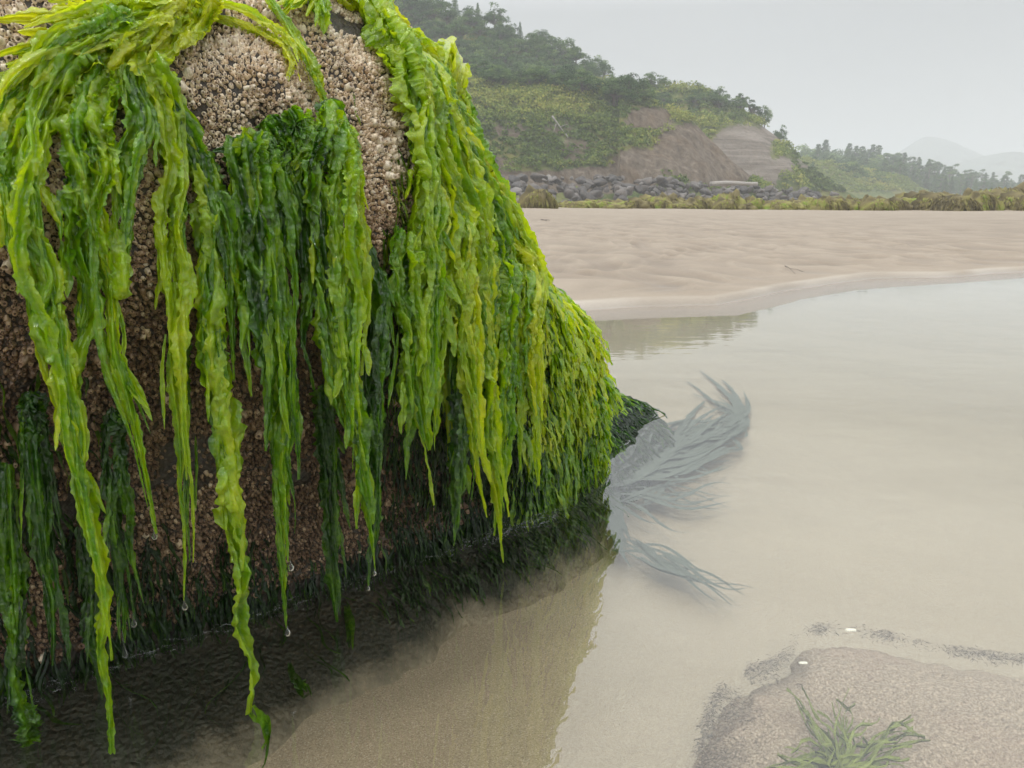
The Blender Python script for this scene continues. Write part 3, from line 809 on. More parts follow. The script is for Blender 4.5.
# ---- blades: many short ones, uncountable -----------------------------------
def blades(acc, P, N, Ln, Wd, tone, seed, segs=7, outw=.25, side=0.15, flat=0.0):
    r = np.random.default_rng(seed); n = len(P)
    g = np.array([0, 0, -1.0])
    d = g - N * (N @ g)[:, None]; d += 1e-3; d /= np.linalg.norm(d, axis=1)[:, None]
    sd = np.cross(d, N); sd /= np.linalg.norm(sd, axis=1)[:, None]
    d = d + sd * r.normal(0, side, n)[:, None] + N * outw * r.uniform(.2, 1, n)[:, None]
    d /= np.linalg.norm(d, axis=1)[:, None]
    ph = r.random(n) * 6.28; fr = r.uniform(.5, 1.6, n)
    cur = P + N * .003; rows = []
    for i in range(segs + 1):
        u = i / segs
        ww = Wd * np.interp(u, [0, .15, .6, .9, 1], [.45, .9, 1, .6, .12]) * (1 + .25 * np.sin(ph * 3 + i * 2.1))
        rot = ph + .9 * np.sin(u * 5 * fr + ph)
        s2 = sd * np.cos(rot * .6)[:, None] + N * (np.sin(rot) * .6)[:, None]
        cup = N * (Ln * .04 * np.sin(i * 1.9 + ph))[:, None]
        rows.append(np.stack([cur - s2 * ww[:, None] * .5, cur + cup + N * (Wd * .25)[:, None], cur + s2 * ww[:, None] * .5], 1))
        dd = d * (1 - u * .7) + g * (u * .7 * (1 - flat)) + sd * (.25 * np.sin(u * 6 * fr + ph * 2))[:, None]
        dd /= np.linalg.norm(dd, axis=1)[:, None]
        cur = cur + dd * (Ln / segs)[:, None]
    V = np.stack(rows, 1)     # n, segs+1, 3, 3
    m = (segs + 1) * 3
    base = grid_faces(segs + 1, 3)
    F = (base[None] + (np.arange(n) * m)[:, None, None]).reshape(-1, 4)
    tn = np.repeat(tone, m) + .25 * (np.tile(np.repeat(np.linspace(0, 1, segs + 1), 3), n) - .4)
    acc.add(V.reshape(-1, 3), F, tone=tn)

def facing_filter(P, N, fn):
    px, py, f = project(P)
    return fn(px, py, P, N)

# right flank mat
P, N = surface_samples(60000, 31, .01)
px, py, f = project(P)
s_ = P @ AX
flank = sstep(505, 545, px - .0 * py) * sstep(170, 250, py + (px - 500) * .3)
k = rng.random(len(P)) < flank * .5
k &= (N @ QN > -.9)
Pf, Nf = P[k][:6500], N[k][:6500]
acc = Acc()
pxf, pyf, _ = project(Pf)
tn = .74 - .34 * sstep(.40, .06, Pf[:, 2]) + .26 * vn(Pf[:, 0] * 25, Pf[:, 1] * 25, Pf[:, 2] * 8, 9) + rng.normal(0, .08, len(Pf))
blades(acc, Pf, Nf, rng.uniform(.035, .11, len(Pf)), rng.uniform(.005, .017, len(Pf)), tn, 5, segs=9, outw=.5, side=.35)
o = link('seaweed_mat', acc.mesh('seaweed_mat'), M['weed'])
tag(o, 'dense mat of small bright green fronds over the right flank of the boulder', 'seaweed', kind='stuff')

# turf on the lower face, shade painted into its tone, and olive fuzz among the barnacles
P, N = surface_samples(90000, 37, -.05)
px, py, f = project(P)
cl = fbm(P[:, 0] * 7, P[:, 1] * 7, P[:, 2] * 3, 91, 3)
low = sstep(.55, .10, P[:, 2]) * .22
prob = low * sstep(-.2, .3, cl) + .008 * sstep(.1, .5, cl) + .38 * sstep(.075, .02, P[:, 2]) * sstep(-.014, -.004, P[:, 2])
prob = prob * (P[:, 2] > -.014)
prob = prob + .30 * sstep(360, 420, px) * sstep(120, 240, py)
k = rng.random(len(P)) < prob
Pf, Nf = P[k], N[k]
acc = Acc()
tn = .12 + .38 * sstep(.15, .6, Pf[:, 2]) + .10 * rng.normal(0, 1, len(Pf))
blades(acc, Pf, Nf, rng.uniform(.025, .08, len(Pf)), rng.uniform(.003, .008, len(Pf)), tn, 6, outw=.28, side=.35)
k = rng.random(len(P)) < .045 * sstep(.02, -.02, P[:, 2]) * sstep(-.3, .3, fbm(P[:, 0] * 12, P[:, 1] * 12, 0, 5, 2))
Pw, Nw = P[k], N[k] * [1, 1, .2]; Nw /= np.linalg.norm(Nw, axis=1)[:, None]
Pw[:, 2] = np.clip(Pw[:, 2], -.05, -.012)
blades(acc, Pw, Nw, rng.uniform(.04, .12, len(Pw)), rng.uniform(.002, .007, len(Pw)), .1 + .15 * rng.normal(0, 1, len(Pw)), 16, segs=8, outw=2.2, side=.9, flat=1.0)
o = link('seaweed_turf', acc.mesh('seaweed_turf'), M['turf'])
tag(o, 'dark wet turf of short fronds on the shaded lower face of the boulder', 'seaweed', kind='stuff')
print('turf blades', len(Pf))

# snail
def build_snail():
    h = hit(450, 165)
    if h is None: return
    p = h[0] + h[1] * .03
    d = ray(450, 165); p = CAM + d * (h[2] - .035)
    acc = Acc(); n = 40; k = np.linspace(0, 1, n); a = k * 4.2 * PI
    rr = .0035 * (1 - k * .85)
    pts = np.stack([np.cos(a) * rr, -k * .003, np.sin(a) * rr], -1) + p
    tube(acc, pts, .0034 * (1 - k * .9) + .0003, 10)
    o = link('sea_snail', acc.mesh('sea_snail'), M['snail'])
    tag(o, 'tiny black sea snail on the seaweed of the right shoulder', 'snail')
build_snail()

# ---- low ledge at the right foot ------------------------------------------------
def build_ledge():
    c = np.array([.245, 2.16, 0]); nr, nt = 34, 110
    th = np.linspace(0, 2 * PI, nt, endpoint=False); V = []
    for i in range(nr):
        u = i / (nr - 1)
        rx, ry = .21 * (1 - u * .96), .40 * (1 - u * .96)
        h = -.10 + .20 * (1 - (1 - u) ** 2.0)
        V.append(np.stack([c[0] + .0 - u * .08 + np.cos(th) * rx + np.sin(th) * ry * .35, c[1] + np.sin(th) * ry, np.full(nt, h)], -1))
    V = np.array(V); x, y, z = V[..., 0], V[..., 1], V[..., 2]
    V[..., 2] += .02 * fbm(x * 9, y * 9, 0, 15, 3); V[..., 0] += .015 * fbm(x * 8, y * 8, z * 8, 18, 2)
    Vr = V.reshape(-1, 3); Vr = np.vstack([Vr, Vr[-nt:].mean(0)])
    j = np.arange(nt); T = np.stack([(nr - 1) * nt + j, (nr - 1) * nt + (j + 1) % nt, np.full(nt, nr * nt)], -1)
    o = link('rock_ledge', mesh_np('rock_ledge', Vr, [grid_faces(nr, nt, True), T]), mat_simple('ledge_rock', (.06, .065, .055), .5, 25, .4, .004))
    tag(o, 'low wet ledge at the right foot of the boulder sliding under water', 'rock')
    F = grid_faces(nr, nt, True); r = np.random.default_rng(3)
    global LBV
    LBV = BVHTree.FromPolygons([Vector(v) for v in Vr], [tuple(int(a) for a in f) for f in F])
    ar = np.linalg.norm(np.cross(Vr[F[:, 1]] - Vr[F[:, 0]], Vr[F[:, 3]] - Vr[F[:, 0]]), axis=1); idx = r.choice(len(F), 9000, p=ar / ar.sum())
    P = Vr[F[idx]].mean(1); N = np.cross(Vr[F[idx][:, 1]] - Vr[F[idx][:, 0]], Vr[F[idx][:, 3]] - Vr[F[idx][:, 0]])
    N /= np.linalg.norm(N, axis=1)[:, None] + 1e-12
    N[N[:, 2] < 0] *= -1
    k = (P[:, 2] > -.07) & (fbm(P[:, 0] * 14, P[:, 1] * 14, 0, 8, 2) > -.75 + 1.0 * sstep(.04, .10, P[:, 2]))
    P, N = P[k], N[k]
    acc = Acc()
    out = P - np.array([c[0] - .15, c[1] + .15, 0]); out[:, 2] = 0; out /= np.linalg.norm(out, axis=1)[:, None]
    N2 = N + out * .5; N2 /= np.linalg.norm(N2, axis=1)[:, None]
    blades(acc, P, N2, r.uniform(.06, .16, len(P)), r.uniform(.0012, .0035, len(P)), -.02 + .5 * sstep(.035, .10, P[:, 2]) * sstep(-.2, .5, fbm(P[:, 0] * 20, P[:, 1] * 6, 0, 3, 2)) + r.normal(0, .1, len(P)), 9, segs=9, outw=.35, side=.35, flat=.7)
    f = link('ledge_weed', acc.mesh('ledge_weed'), M['weed'])
    tag(f, 'fine dark and lime fronds streaming off the low ledge into the pool', 'seaweed', kind='stuff')
build_ledge()

# ---- submerged fronds ---------------------------------------------------------
def flat_frond(acc, pix, wpx, z, seed, tone, curl=True):
    P = np.array([at_z(x, y, z) for x, y in chaikin(pix, 2)])
    P, l = resample(P, .012)
    P[:, 2] = z + (.008 if curl else .0005) * vn(l * 9, seed, 0, 2)
    zs = sand_z(P[:, 0], P[:, 1]); P[:, 2] = np.maximum(P[:, 2], zs + .006)
    for q in range(len(P)):
        h = LBV.ray_cast(Vector((P[q, 0], P[q, 1], .5)), Vector((0, 0, -1)))
        if h[0] is not None: P[q, 2] = min(max(P[q, 2], h[0].z + .006), -.008)
    _, _, f = project(P)
    w = np.interp(np.linspace(0, 1, len(P)), np.linspace(0, 1, len(wpx)), wpx) * f / FPX * .5
    w = w * .78 * (1 + .35 * vn(l * 30, seed, 0, 5))
    T = np.gradient(P, axis=0); T[:, 2] = 0; T /= np.linalg.norm(T, axis=1)[:, None] + 1e-9
    S = np.cross(T, [0, 0, 1.])
    u = np.linspace(-1, 1, 5)[None]
    V = P[:, None] + S[:, None] * (u * w[:, None])[..., None]
    V[..., 2] += (.004 if curl else 0) * vn(l[:, None] * 60, u * 2 + seed, 0, 6)
    acc.add(V.reshape(-1, 3), grid_faces(len(P), 5), tone=tone)

def sub_cluster(name, label, main, spread, n, wpx, z, seed, tone, group, cat='seaweed', mat='sub'):
    r = np.random.default_rng(seed); acc = Acc(); main = np.array(main, float)
    for i in range(n):
        k0 = r.uniform(0, .35); k1 = r.uniform(.6, 1.0)
        pts, _ = resample(main, 4.0)
        seg = pts[int(k0 * len(pts)): max(int(k1 * len(pts)), int(k0 * len(pts)) + 6)].copy()
        u = np.linspace(0, 1, len(seg))
        ang = r.normal(0, 1)
        seg[:, 1] += spread * ang * (.25 + u) + 7 * np.sin(u * 6 + r.random() * 6)
        seg[:, 0] += spread * .4 * r.normal(0, 1) * u
        sc = r.uniform(.5, 1.1)
        flat_frond(acc, seg[::3] if len(seg) > 12 else seg, [wpx * .5 * sc, wpx * sc, wpx * .9 * sc, wpx * .6 * sc, wpx * .15 * sc], z + (r.uniform(-.01, .012) if mat == 'weed' else i * .0004), seed * 10 + i, tone + r.normal(0, .05), mat == 'weed')
    o = link(name, acc.mesh(name), M[mat]); tag(o, label, cat, group)
SG = 'submerged fronds drifting from the boulder foot'
sub_cluster('submerged_seaweed', 'dark fronds under water curling away beyond the low ledge', [(610, 450), (660, 440), (715, 432), (745, 425), (735, 405), (705, 390), (680, 379)], 8, 22, 13, -.08, 3, .2, SG)
sub_cluster('submerged_seaweed', 'broad murky frond mass under water right of the ledge', [(600, 490), (630, 475), (670, 455), (710, 442), (750, 428)], 15, 50, 14, -.08, 4, .18, SG)
sub_cluster('submerged_seaweed', 'pointed frond bundle under water in front of the ledge', [(600, 500), (630, 500), (665, 500), (700, 502), (740, 506)], 11, 14, 9, -.08, 5, .2, SG)
sub_cluster('submerged_seaweed', 'longest underwater fronds trailing toward the sandy rock', [(604, 540), (640, 548), (670, 566), (700, 580), (730, 592), (762, 600)], 6, 13, 9, -.08, 6, .24, SG)
sub_cluster('submerged_seaweed', 'faint underwater fronds close to the reflected boulder edge', [(604, 470), (612, 510), (622, 540), (640, 560)], 16, 20, 12, -.08, 7, .2, SG)
sub_cluster('submerged_seaweed', 'olive fronds under water beneath the dripping middle strands', [(345, 600), (352, 632), (350, 660)], 4, 4, 11, -.04, 8, .28, SG, mat='weed')
sub_cluster('submerged_seaweed', 'olive frond under water where the long strand touches the pool', [(250, 712), (266, 724), (268, 744), (258, 772)], 4, 4, 9, -.03, 9, .32, SG, mat='weed')
sub_cluster('submerged_seaweed', 'small dark curled frond lying on the pool bed under the boulder', [(290, 672), (296, 684), (304, 690), (312, 694)], 4, 5, 8, -.05, 10, .2, SG, mat='weed')

# ---- sandy submerged rock, bottom right -------------------------------------------
def build_sandy_rock():
    out = [(696, 800), (700, 745), (712, 705), (742, 680), (790, 664), (792, 642), (835, 634), (870, 640), (930, 655), (985, 664), (1060, 672), (1150, 700), (1200, 800), (1000, 1000), (760, 960)]
    pts = np.array([at_z(x, y, -.07)[:2] for x, y in out])
    pts = np.vstack([pts, pts[:1]]); pts = chaikin(pts, 3); pts, l = resample(pts, .008); pts = pts[:-1]
    n = len(pts); c = pts.mean(0); nr = 40
    V = []
    for i in range(nr):
        u = i / (nr - 1)
        k = 1 - u * .985
        xy = c + (pts - c) * k
        a = np.arange(n)
        jig = .008 * fbm(xy[:, 0] * 40, xy[:, 1] * 40, 0, 71, 3) * sstep(1, .7, u)
        xy = xy + (pts - c) / np.linalg.norm(pts - c, axis=1)[:, None] * jig[:, None]
        edge = 1 - (1 - min(1, u * 3.2)) ** 2
        z = -.098 + .042 * edge + .012 * u + .004 * fbm(xy[:, 0] * 18, xy[:, 1] * 18, 0, 73, 4) + .0015 * fbm(xy[:, 0] * 160, xy[:, 1] * 160, 0, 74, 2)
        V.append(np.column_stack([xy, z]))
    Vr = np.vstack(V); Vr = np.vstack([Vr, Vr[-n:].mean(0)])
    j = np.arange(n); T = np.stack([(nr - 1) * n + j, (nr - 1) * n + (j + 1) % n, np.full(n, nr * n)], -1)
    t = NT('coarse_sand_crust'); cc = t.coord(); g = t.noise(300, 3, cc, .8); g2 = t.noise(7, 4, cc, .6)
    col = t.ramp(g, [(.32, (.085, .06, .045)), (.5, (.25, .195, .15)), (.66, (.52, .43, .35))])
    col = t.mix(t.math('MULTIPLY', t.rampf(g2, .5, .62), .5), col, t.mix(.5, col, (.24, .15, .12)))
    m = t.done(t.bsdf(col, .8, t.bump(g, .8, .003)))
    o = link('sandy_rock', mesh_np('sandy_rock', Vr, [grid_faces(nr, n, True), T]), m)
    tag(o, 'flat sand coated rock just under the water in the near right corner', 'rock')
    # fringe of purplish brown fuzz: short tufts round its rim and over its left end
    r = np.random.default_rng(9); acc = Acc(); P = []
    for i in range(15000):
        k = r.integers(0, n); u = abs(r.normal(0, .035))
        p = c + (pts[k] - c) * (1.01 - u)
        pxx, pyy, _ = project(np.array([p[0], p[1], -.05]))
        q = fbm(p[0] * 16, p[1] * 16, 0, 81, 3)
        if pxx < 800 and r.random() < .6:
            p = c + (pts[k] - c) * (1 - abs(r.normal(0, .14))); pxx, pyy, _ = project(np.array([p[0], p[1], -.05]))
        w = 1.0 if pxx < 760 else .45 if pxx < 900 else .3
        q = fbm(p[0] * 22, p[1] * 22, 0, 81, 3)
        if r.random() > (.95 if pxx < 780 else .2 + .5 * (q > .25)) or q < -.45: continue
        P.append((p[0], p[1], -.052 + r.uniform(-.01, .004)))
    P = np.array(P); N = np.tile([0, 0, 1.], (len(P), 1)) + r.normal(0, .4, (len(P), 3)); N /= np.linalg.norm(N, axis=1)[:, None]
    blades(acc, P, N, r.uniform(.003, .011, len(P)), r.uniform(.0006, .0016, len(P)), r.uniform(0, .3, len(P)), 4, segs=3, outw=1.0, side=2.5)
    f = link('algae_fringe', acc.mesh('algae_fringe'), M['crust'], o); f['kind'] = 'stuff'
    return o
build_sandy_rock()

def build_tuft():
    r = np.random.default_rng(12); acc = Acc(); root = (848, 776)
    ends = [(800, 692), (838, 690), (812, 720), (800, 712), (905, 735), (925, 742), (890, 752), (870, 720), (780, 748), (795, 765), (760, 770), (880, 775), (865, 740), (850, 705), (820, 745), (905, 765), (835, 722), (915, 728)]
    for i, e in enumerate(ends * 3):
        e = np.array(e) + r.normal(0, 7, 2)
        m = (np.array(root) + e) / 2 + r.normal(0, 8, 2) + np.array([0, -10])
        flat_frond(acc, [root + r.normal(0, 9, 2) + [-15, 0], (root + m) / 2 + r.normal(0, 7, 2), m, (m + e) / 2 + r.normal(0, 8, 2), e], [1.2, r.uniform(1.4, 3.4), r.uniform(1.4, 3.4), 1.6, .6], -.035 + r.uniform(-.004, .012), 50 + i, .55 + r.normal(0, .1))
    P = np.array([at_z(*(np.array(root) + r.normal(0, 14, 2) + [-20, 0]), -.045) for _ in range(260)])
    N = np.tile([0, 0, 1.], (len(P), 1)) + r.normal(0, .4, (len(P), 3)); N /= np.linalg.norm(N, axis=1)[:, None]
    blades(acc, P, N, r.uniform(.015, .04, len(P)), r.uniform(.001, .003, len(P)), r.uniform(.1, .5, len(P)), 14, segs=5, outw=1.2, side=1.5)
    o = link('seaweed_tuft', acc.mesh('seaweed_tuft'), mat_simple('tuft_weed', (.18, .22, .035), .6, 90, .3))
    tag(o, 'branching green seaweed tuft growing on the sandy submerged rock', 'seaweed')
build_tuft()

def build_shells():
    for (px, py, sc, lab) in ((851, 631, .62, 'larger white shell fragment at the top rim of the sandy submerged rock'), (803, 663, .45, 'smaller white shell scrap on the left shoulder of the sandy submerged rock')):
        acc = Acc(); p = at_z(px, py, -.048); r = np.random.default_rng(int(px))
        for k in range(3):
            th = np.linspace(0, 2 * PI, 14, endpoint=False); rows = []
            off = np.array([(k - 1) * .007 * sc, r.normal(0, .002), 0])
            for i in range(5):
                u = i / 4; rad = .0055 * sc * math.cos(u * PI / 2) + .0002
                rows.append(np.stack([np.cos(th) * rad * 1.3 * (1 + .12 * np.sin(th * 5)), np.sin(th) * rad, np.full(14, .005 * sc * math.sin(u * PI / 2))], -1) + p + off)
            acc.add(np.concatenate(rows), grid_faces(5, 14, True))
        o = link('shell_fragment', acc.mesh('shell_fragment'), M['shell']); tag(o, lab, 'shell')
build_shells()

def build_twigs():
    for (a, b, lab, rad) in (((785, 266), (795, 274), 'small forked dark twig lying on the rippled sand bank', .004), ((541, 220), (547, 221), 'tiny dark wood chip on the sand bank beside the boulder', .012)):
        acc = Acc(); 
        def gp(p):
            # march down the ray to the sand
            d = ray(*p); t = 2.0
            while t < 60:
                P = CAM + d * t
                if P[2] < sand_z(P[0], P[1]): break
                t += .02
            return P + [0, 0, rad * .7]
        A, B = gp(a), gp(b); k = np.linspace(0, 1, 9)[:, None]
        pts = A + (B - A) * k + np.column_stack([np.zeros(9), np.zeros(9), .01 * np.sin(k[:, 0] * 3)])
        tube(acc, pts, rad * (1 - .6 * k[:, 0]), 7)
        mid = pts[4]; tube(acc, np.array([mid, mid + (B - A) * .25 + [.05, 0, .01], mid + (B - A) * .4 + [.09, 0, .0]]), rad * .5, 6)
        o = link('twig', acc.mesh('twig'), M['bark']); tag(o, lab, 'twig')
build_twigs()

# ================================================================== FAR SHORE
# ---- weedy mounds on the far sand edge -------------------------------------
def blob(r, nu=26, nv=14, jag=.25, fz=1.6):
    th = np.linspace(0, 2 * PI, nu, endpoint=False); ph = np.linspace(0.02, PI, nv)
    T, Pp = np.meshgrid(th, ph)
    x, y, z = np.sin(Pp) * np.cos(T), np.sin(Pp) * np.sin(T), np.cos(Pp)
    sd = int(r.integers(0, 9999))
    k = 1 + jag * fbm(x * fz + 5, y * fz, z * fz, sd, 4) 
    V = np.stack([x * k, y * k, z * k], -1).reshape(-1, 3)
    return V, grid_faces(nv, nu, True)[:, ::-1]

def mound_mesh(seed):
    r = np.random.default_rng(seed); acc = Acc()
    V, F = blob(r, 34, 18, .38, 2.2)
    z = V[:, 2]
    tone = .42 + .35 * vn(V[:, 0] * 2, V[:, 1] * 2, V[:, 2] * 2, seed) - .25 * z + .2
    acc.add(V * [1, .7, .5], F, tone=tone)
    # shaggy weed
    n = 900
    a = r.normal(0, 1, (n, 3)); a /= np.linalg.norm(a, axis=1)[:, None]; a[:, 2] = np.abs(a[:, 2]) * .9
    P = a * [1.02, .74, .52] * r.uniform(.9, 1.12, n)[:, None]
    blades(acc, P, a, r.uniform(.12, .32, n), r.uniform(.05, .11, n), np.clip(.52 + .42 * vn(P[:, 0] * 2.4, P[:, 1] * 2.4, P[:, 2] * 2, seed) - .35 * (P[:, 2] - .2) + r.normal(0, .1, n), 0, 1), seed, segs=2, outw=.5, side=.5)
    return acc.mesh('weedy_rock')
MM = [mound_mesh(s) for s in (1, 2, 3, 4, 5)]
for m in MM: m.materials.append(M['mound'])
mr = np.random.default_rng(44)
def mound(px, ptop, wpx, Y, ground=None, k=None, lab=None):
    base = at_y(px, 207, Y); gz = float(sand_z(base[0], Y))
    topz = at_y(px, ptop, Y)[2]; h = max(.12, topz - gz)
    o = link('weedy_rock', MM[k if k is not None else int(mr.integers(0, 5))])
    o.location = (base[0], Y, gz); sx = wpx * Y / FPX * .5
    o.scale = (sx, sx * 1.1, h * 2.0); o.rotation_euler = (0, 0, float(mr.uniform(-.5, .5)))
    tag(o, lab or 'low weed covered rock in the olive row at the far edge of the sand', 'rock', 'weedy rocks at the far edge of the sand')
spots = [(538, 190, 34, 40, 'straw coloured weedy rock closest to the boulder on the far sand'), (662, 196, 40, 46, 'bright green weedy rock below the brown cliff foot'), (726, 193, 34, 47, 'peaked brown weedy rock under the pale log'), (915, 195, 46, 50, 'round dark weedy rock right of the green spur'), (1000, 188, 70, 52, 'tallest broad brown weedy rock near the right photo border')]
for px, pt, w, Y, lab in spots: mound(px, pt, w, Y, lab=lab)
for px in np.arange(505, 1075, 11.5):
    for rep in range(2):
        x = px + mr.uniform(-8, 8)
        big = sstep(820, 980, x)
        pt = 201.5 - big * 5 + mr.uniform(-3.5, 2.5) - (2 if rep else 0)
        if x < 620: pt += 3
        mound(x, pt, mr.uniform(16, 36) + 10 * big, mr.uniform(43, 47) + rep * 4)

# ---- headland terrain layers ------------------------------------------------------
def layer(name, prof, dist, mat, label, bare_fn, seed, curve=None, nu=260, nv=110, back=40, zb=.6, amp=1.0):
    """prof: skyline pixels; dist: (px, base distance, top distance)"""
    prof = np.array(prof, float); dist = np.array(dist, float)
    px = np.linspace(prof[0, 0], prof[-1, 0], nu)
    yt = smooth_interp(px, prof[:, 0], prof[:, 1])
    D0 = np.interp(px, dist[:, 0], dist[:, 1]); D1 = np.interp(px, dist[:, 0], dist[:, 2])
    v = np.linspace(0, 1, nv)
    top = np.array([at_y(x, y, d) for x, y, d in zip(px, yt, D1)])
    base = np.array([at_y(x, 200, d) for x, d in zip(px, D0)]); base[:, 2] = zb - 1.5
    cu = curve or (lambda v, x: v ** .75)
    VV = np.zeros((nv, nu, 3))
    for i, vi in enumerate(v):
        h = cu(vi, px)     # fraction of height reached at this horizontal fraction
        P = base + (top - base) * vi
        P[:, 2] = base[:, 2] + (top[:, 2] - base[:, 2]) * h
        VV[i] = P
    x, y, z = VV[..., 0], VV[..., 1], VV[..., 2]
    fade = sstep(0, .1, v)[:, None]
    gul = fbm(x * .06, y * .06, z * .02, seed, 4)
    rg = 1 - 2 * np.abs(vn(x * .10, y * .05, z * .03, seed + 3))
    VV[..., 1] -= amp * fade * (3.0 * gul + 1.3 * rg * (1 - v)[:, None])
    VV[..., 2] += amp * fade * sstep(1, .85, v)[:, None] * .8 * fbm(x * .25, y * .25, 0, seed + 5, 4)
    # back side
    bk = []
    for k in range(1, 7):
        P = VV[-1].copy(); P[:, 1] += back * k / 6; P[:, 2] -= (P[:, 2] - zb + 2) * (k / 6) ** 2; bk.append(P)
    A = np.concatenate([VV, np.array(bk)])
    PX, PY, _ = project(A)
    bare = bare_fn(PX, PY, np.concatenate([np.repeat(v, nu).reshape(nv, nu), np.ones((6, nu))]))
    me = mesh_np(name, A.reshape(-1, 3), grid_faces(nv + 6, nu), attrs={'bare': bare.ravel()})
    o = link(name, me, mat); tag(o, label, kind='structure')
    return A[:nv], PX[:nv], PY[:nv], bare[:nv]

def blobmask(PX, PY, items):
    r = np.zeros_like(PX)
    for (cx, cy, rx, ry, s) in items:
        d = ((PX - cx) / rx) ** 2 + ((PY - cy) / ry) ** 2
        r = np.maximum(r, s * (1 - sstep(.4, 1.5, d)))
    return r

# mid height hill, front spur with the brown slip
A1, X1, Y1, B1 = layer('headland_front', [(250, 60), (330, 66), (400, 70), (470, 76), (530, 80), (585, 84), (625, 92), (655, 104), (690, 118), (712, 138), (735, 160), (755, 176), (775, 192), (790, 200)],
    [(250, 118, 150), (500, 125, 160), (700, 140, 160), (790, 150, 152)], M['hill'], 'scrubby headland slope with a brown landslip above the boulders',
    lambda X, Y, v: np.clip(blobmask(X, Y, [(688, 152, 36, 28, .95), (640, 168, 34, 22, .7), (720, 172, 34, 18, 1.), (600, 180, 60, 14, .8), (540, 182, 60, 12, .7), (560, 128, 20, 8, .42), (510, 130, 20, 9, .5), (650, 120, 26, 14, .75), (500, 165, 16, 10, .5), (575, 150, 16, 16, .5)]) + .08, 0, 1), 101,
    curve=lambda v, x: np.where(x > 620, v ** .55, v ** .8))
# behind: green crown with layered cliff
A2, X2, Y2, B2 = layer('headland_cliff', [(560, 84), (590, 80), (620, 82), (650, 84), (680, 88), (705, 92), (730, 104), (752, 118), (768, 130), (784, 142), (800, 158), (818, 172), (836, 184), (856, 195), (872, 201)],
    [(560, 185, 215), (700, 180, 215), (760, 178, 212), (872, 200, 204)], M['strata'], 'layered grey cliff below a green crown at the headland end',
    lambda X, Y, v: np.clip(blobmask(X, Y, [(742, 158, 36, 34, 1.), (775, 172, 22, 18, .9), (770, 140, 12, 22, .9), (800, 170, 12, 12, .55)]) - blobmask(X, Y, [(800, 182, 26, 12, .6), (775, 150, 6, 12, .5)]) + .05, 0, 1), 131,
    curve=lambda v, x: np.where((x > 700) & (x < 800), v ** .35, v ** .6), amp=.6)
# upper forest hill to the left
A0, X0, Y0, B0 = layer('headland_forest_hill', [(200, -100), (300, -60), (370, -14), (420, 4), (450, 14), (480, 26), (520, 40), (560, 54), (585, 68), (610, 80), (640, 92), (680, 110)],
    [(200, 150, 230), (500, 155, 235), (680, 180, 230)], M['hill'], 'dark wooded hill rising behind the scrub slope', lambda X, Y, v: np.zeros_like(X), 151, curve=lambda v, x: v ** .9)
# green dune slope below the pines
A3, X3, Y3, B3 = layer('dune_slope', [(770, 150), (800, 158), (840, 165), (870, 172), (905, 178), (925, 190), (960, 195), (1100, 196)],
    [(770, 250, 300), (880, 265, 320), (940, 300, 340), (1100, 330, 350)], M['hill'], 'grassy dune slope below the distant pines', lambda X, Y, v: np.zeros_like(X), 171, amp=.6, nu=140, nv=50)
# wooded rise that carries the pines
A4, X4, Y4, B4 = layer('wooded_rise', [(780, 166), (830, 162), (880, 168), (920, 175), (960, 182), (1024, 187), (1120, 190), (1250, 193)],
    [(780, 330, 440), (1250, 420, 520)], M['hill'], 'wooded rise carrying the distant pines', lambda X, Y, v: np.zeros_like(X), 181, amp=1, nu=120, nv=40, back=120)
# mountains
def mountain(prof, D, seed, label):
    A, *_ = layer('mountains', prof, [(prof[0][0], D, D * 1.12), (prof[-1][0], D, D * 1.12)], mat_simple('far_forest', (.05, .075, .05), .9, .01, .4, 1.0), label,
                  lambda X, Y, v: np.zeros_like(X), seed, amp=3, nu=120, nv=30, back=120)
mountain([(840, 196), (880, 170), (905, 148), (925, 137), (950, 141), (975, 152), (1000, 160), (1060, 172), (1200, 186)], 1600, 201, 'faint mountain almost lost in the haze')
mountain([(880, 196), (920, 176), (960, 162), (985, 156), (1010, 152), (1040, 154), (1080, 148), (1140, 160), (1250, 180)], 1350, 211, 'pale hazy hill behind the pines')

# ---- foliage --------------------------------------------------------------------
def leafcloud(acc, C, R, n, size, r, tone, flat=.75):
    a = r.normal(0, 1, (n, 3)); a /= np.linalg.norm(a, axis=1)[:, None]
    a[:, 2] = np.where(a[:, 2] < -.35, -a[:, 2], a[:, 2])
    rad = r.uniform(.55, 1.08, n)[:, None]
    P = C + a * R * rad * [1, 1, flat]
    nn = a + r.normal(0, .6, (n, 3)); nn /= np.linalg.norm(nn, axis=1)[:, None]
    t = np.cross(nn, r.normal(0, 1, (n, 3))); t /= np.linalg.norm(t, axis=1)[:, None]; b = np.cross(nn, t)
    s = size * r.uniform(.6, 1.5, n)[:, None]
    V = np.stack([P + t * s, P + b * s * .7, P - t * s, P - b * s * .7], 1).reshape(-1, 3)
    F = np.arange(4 * n).reshape(-1, 4)
    tn = tone + r.normal(0, .10, n)
    acc.add(V, F, tone=np.repeat(tn, 4))

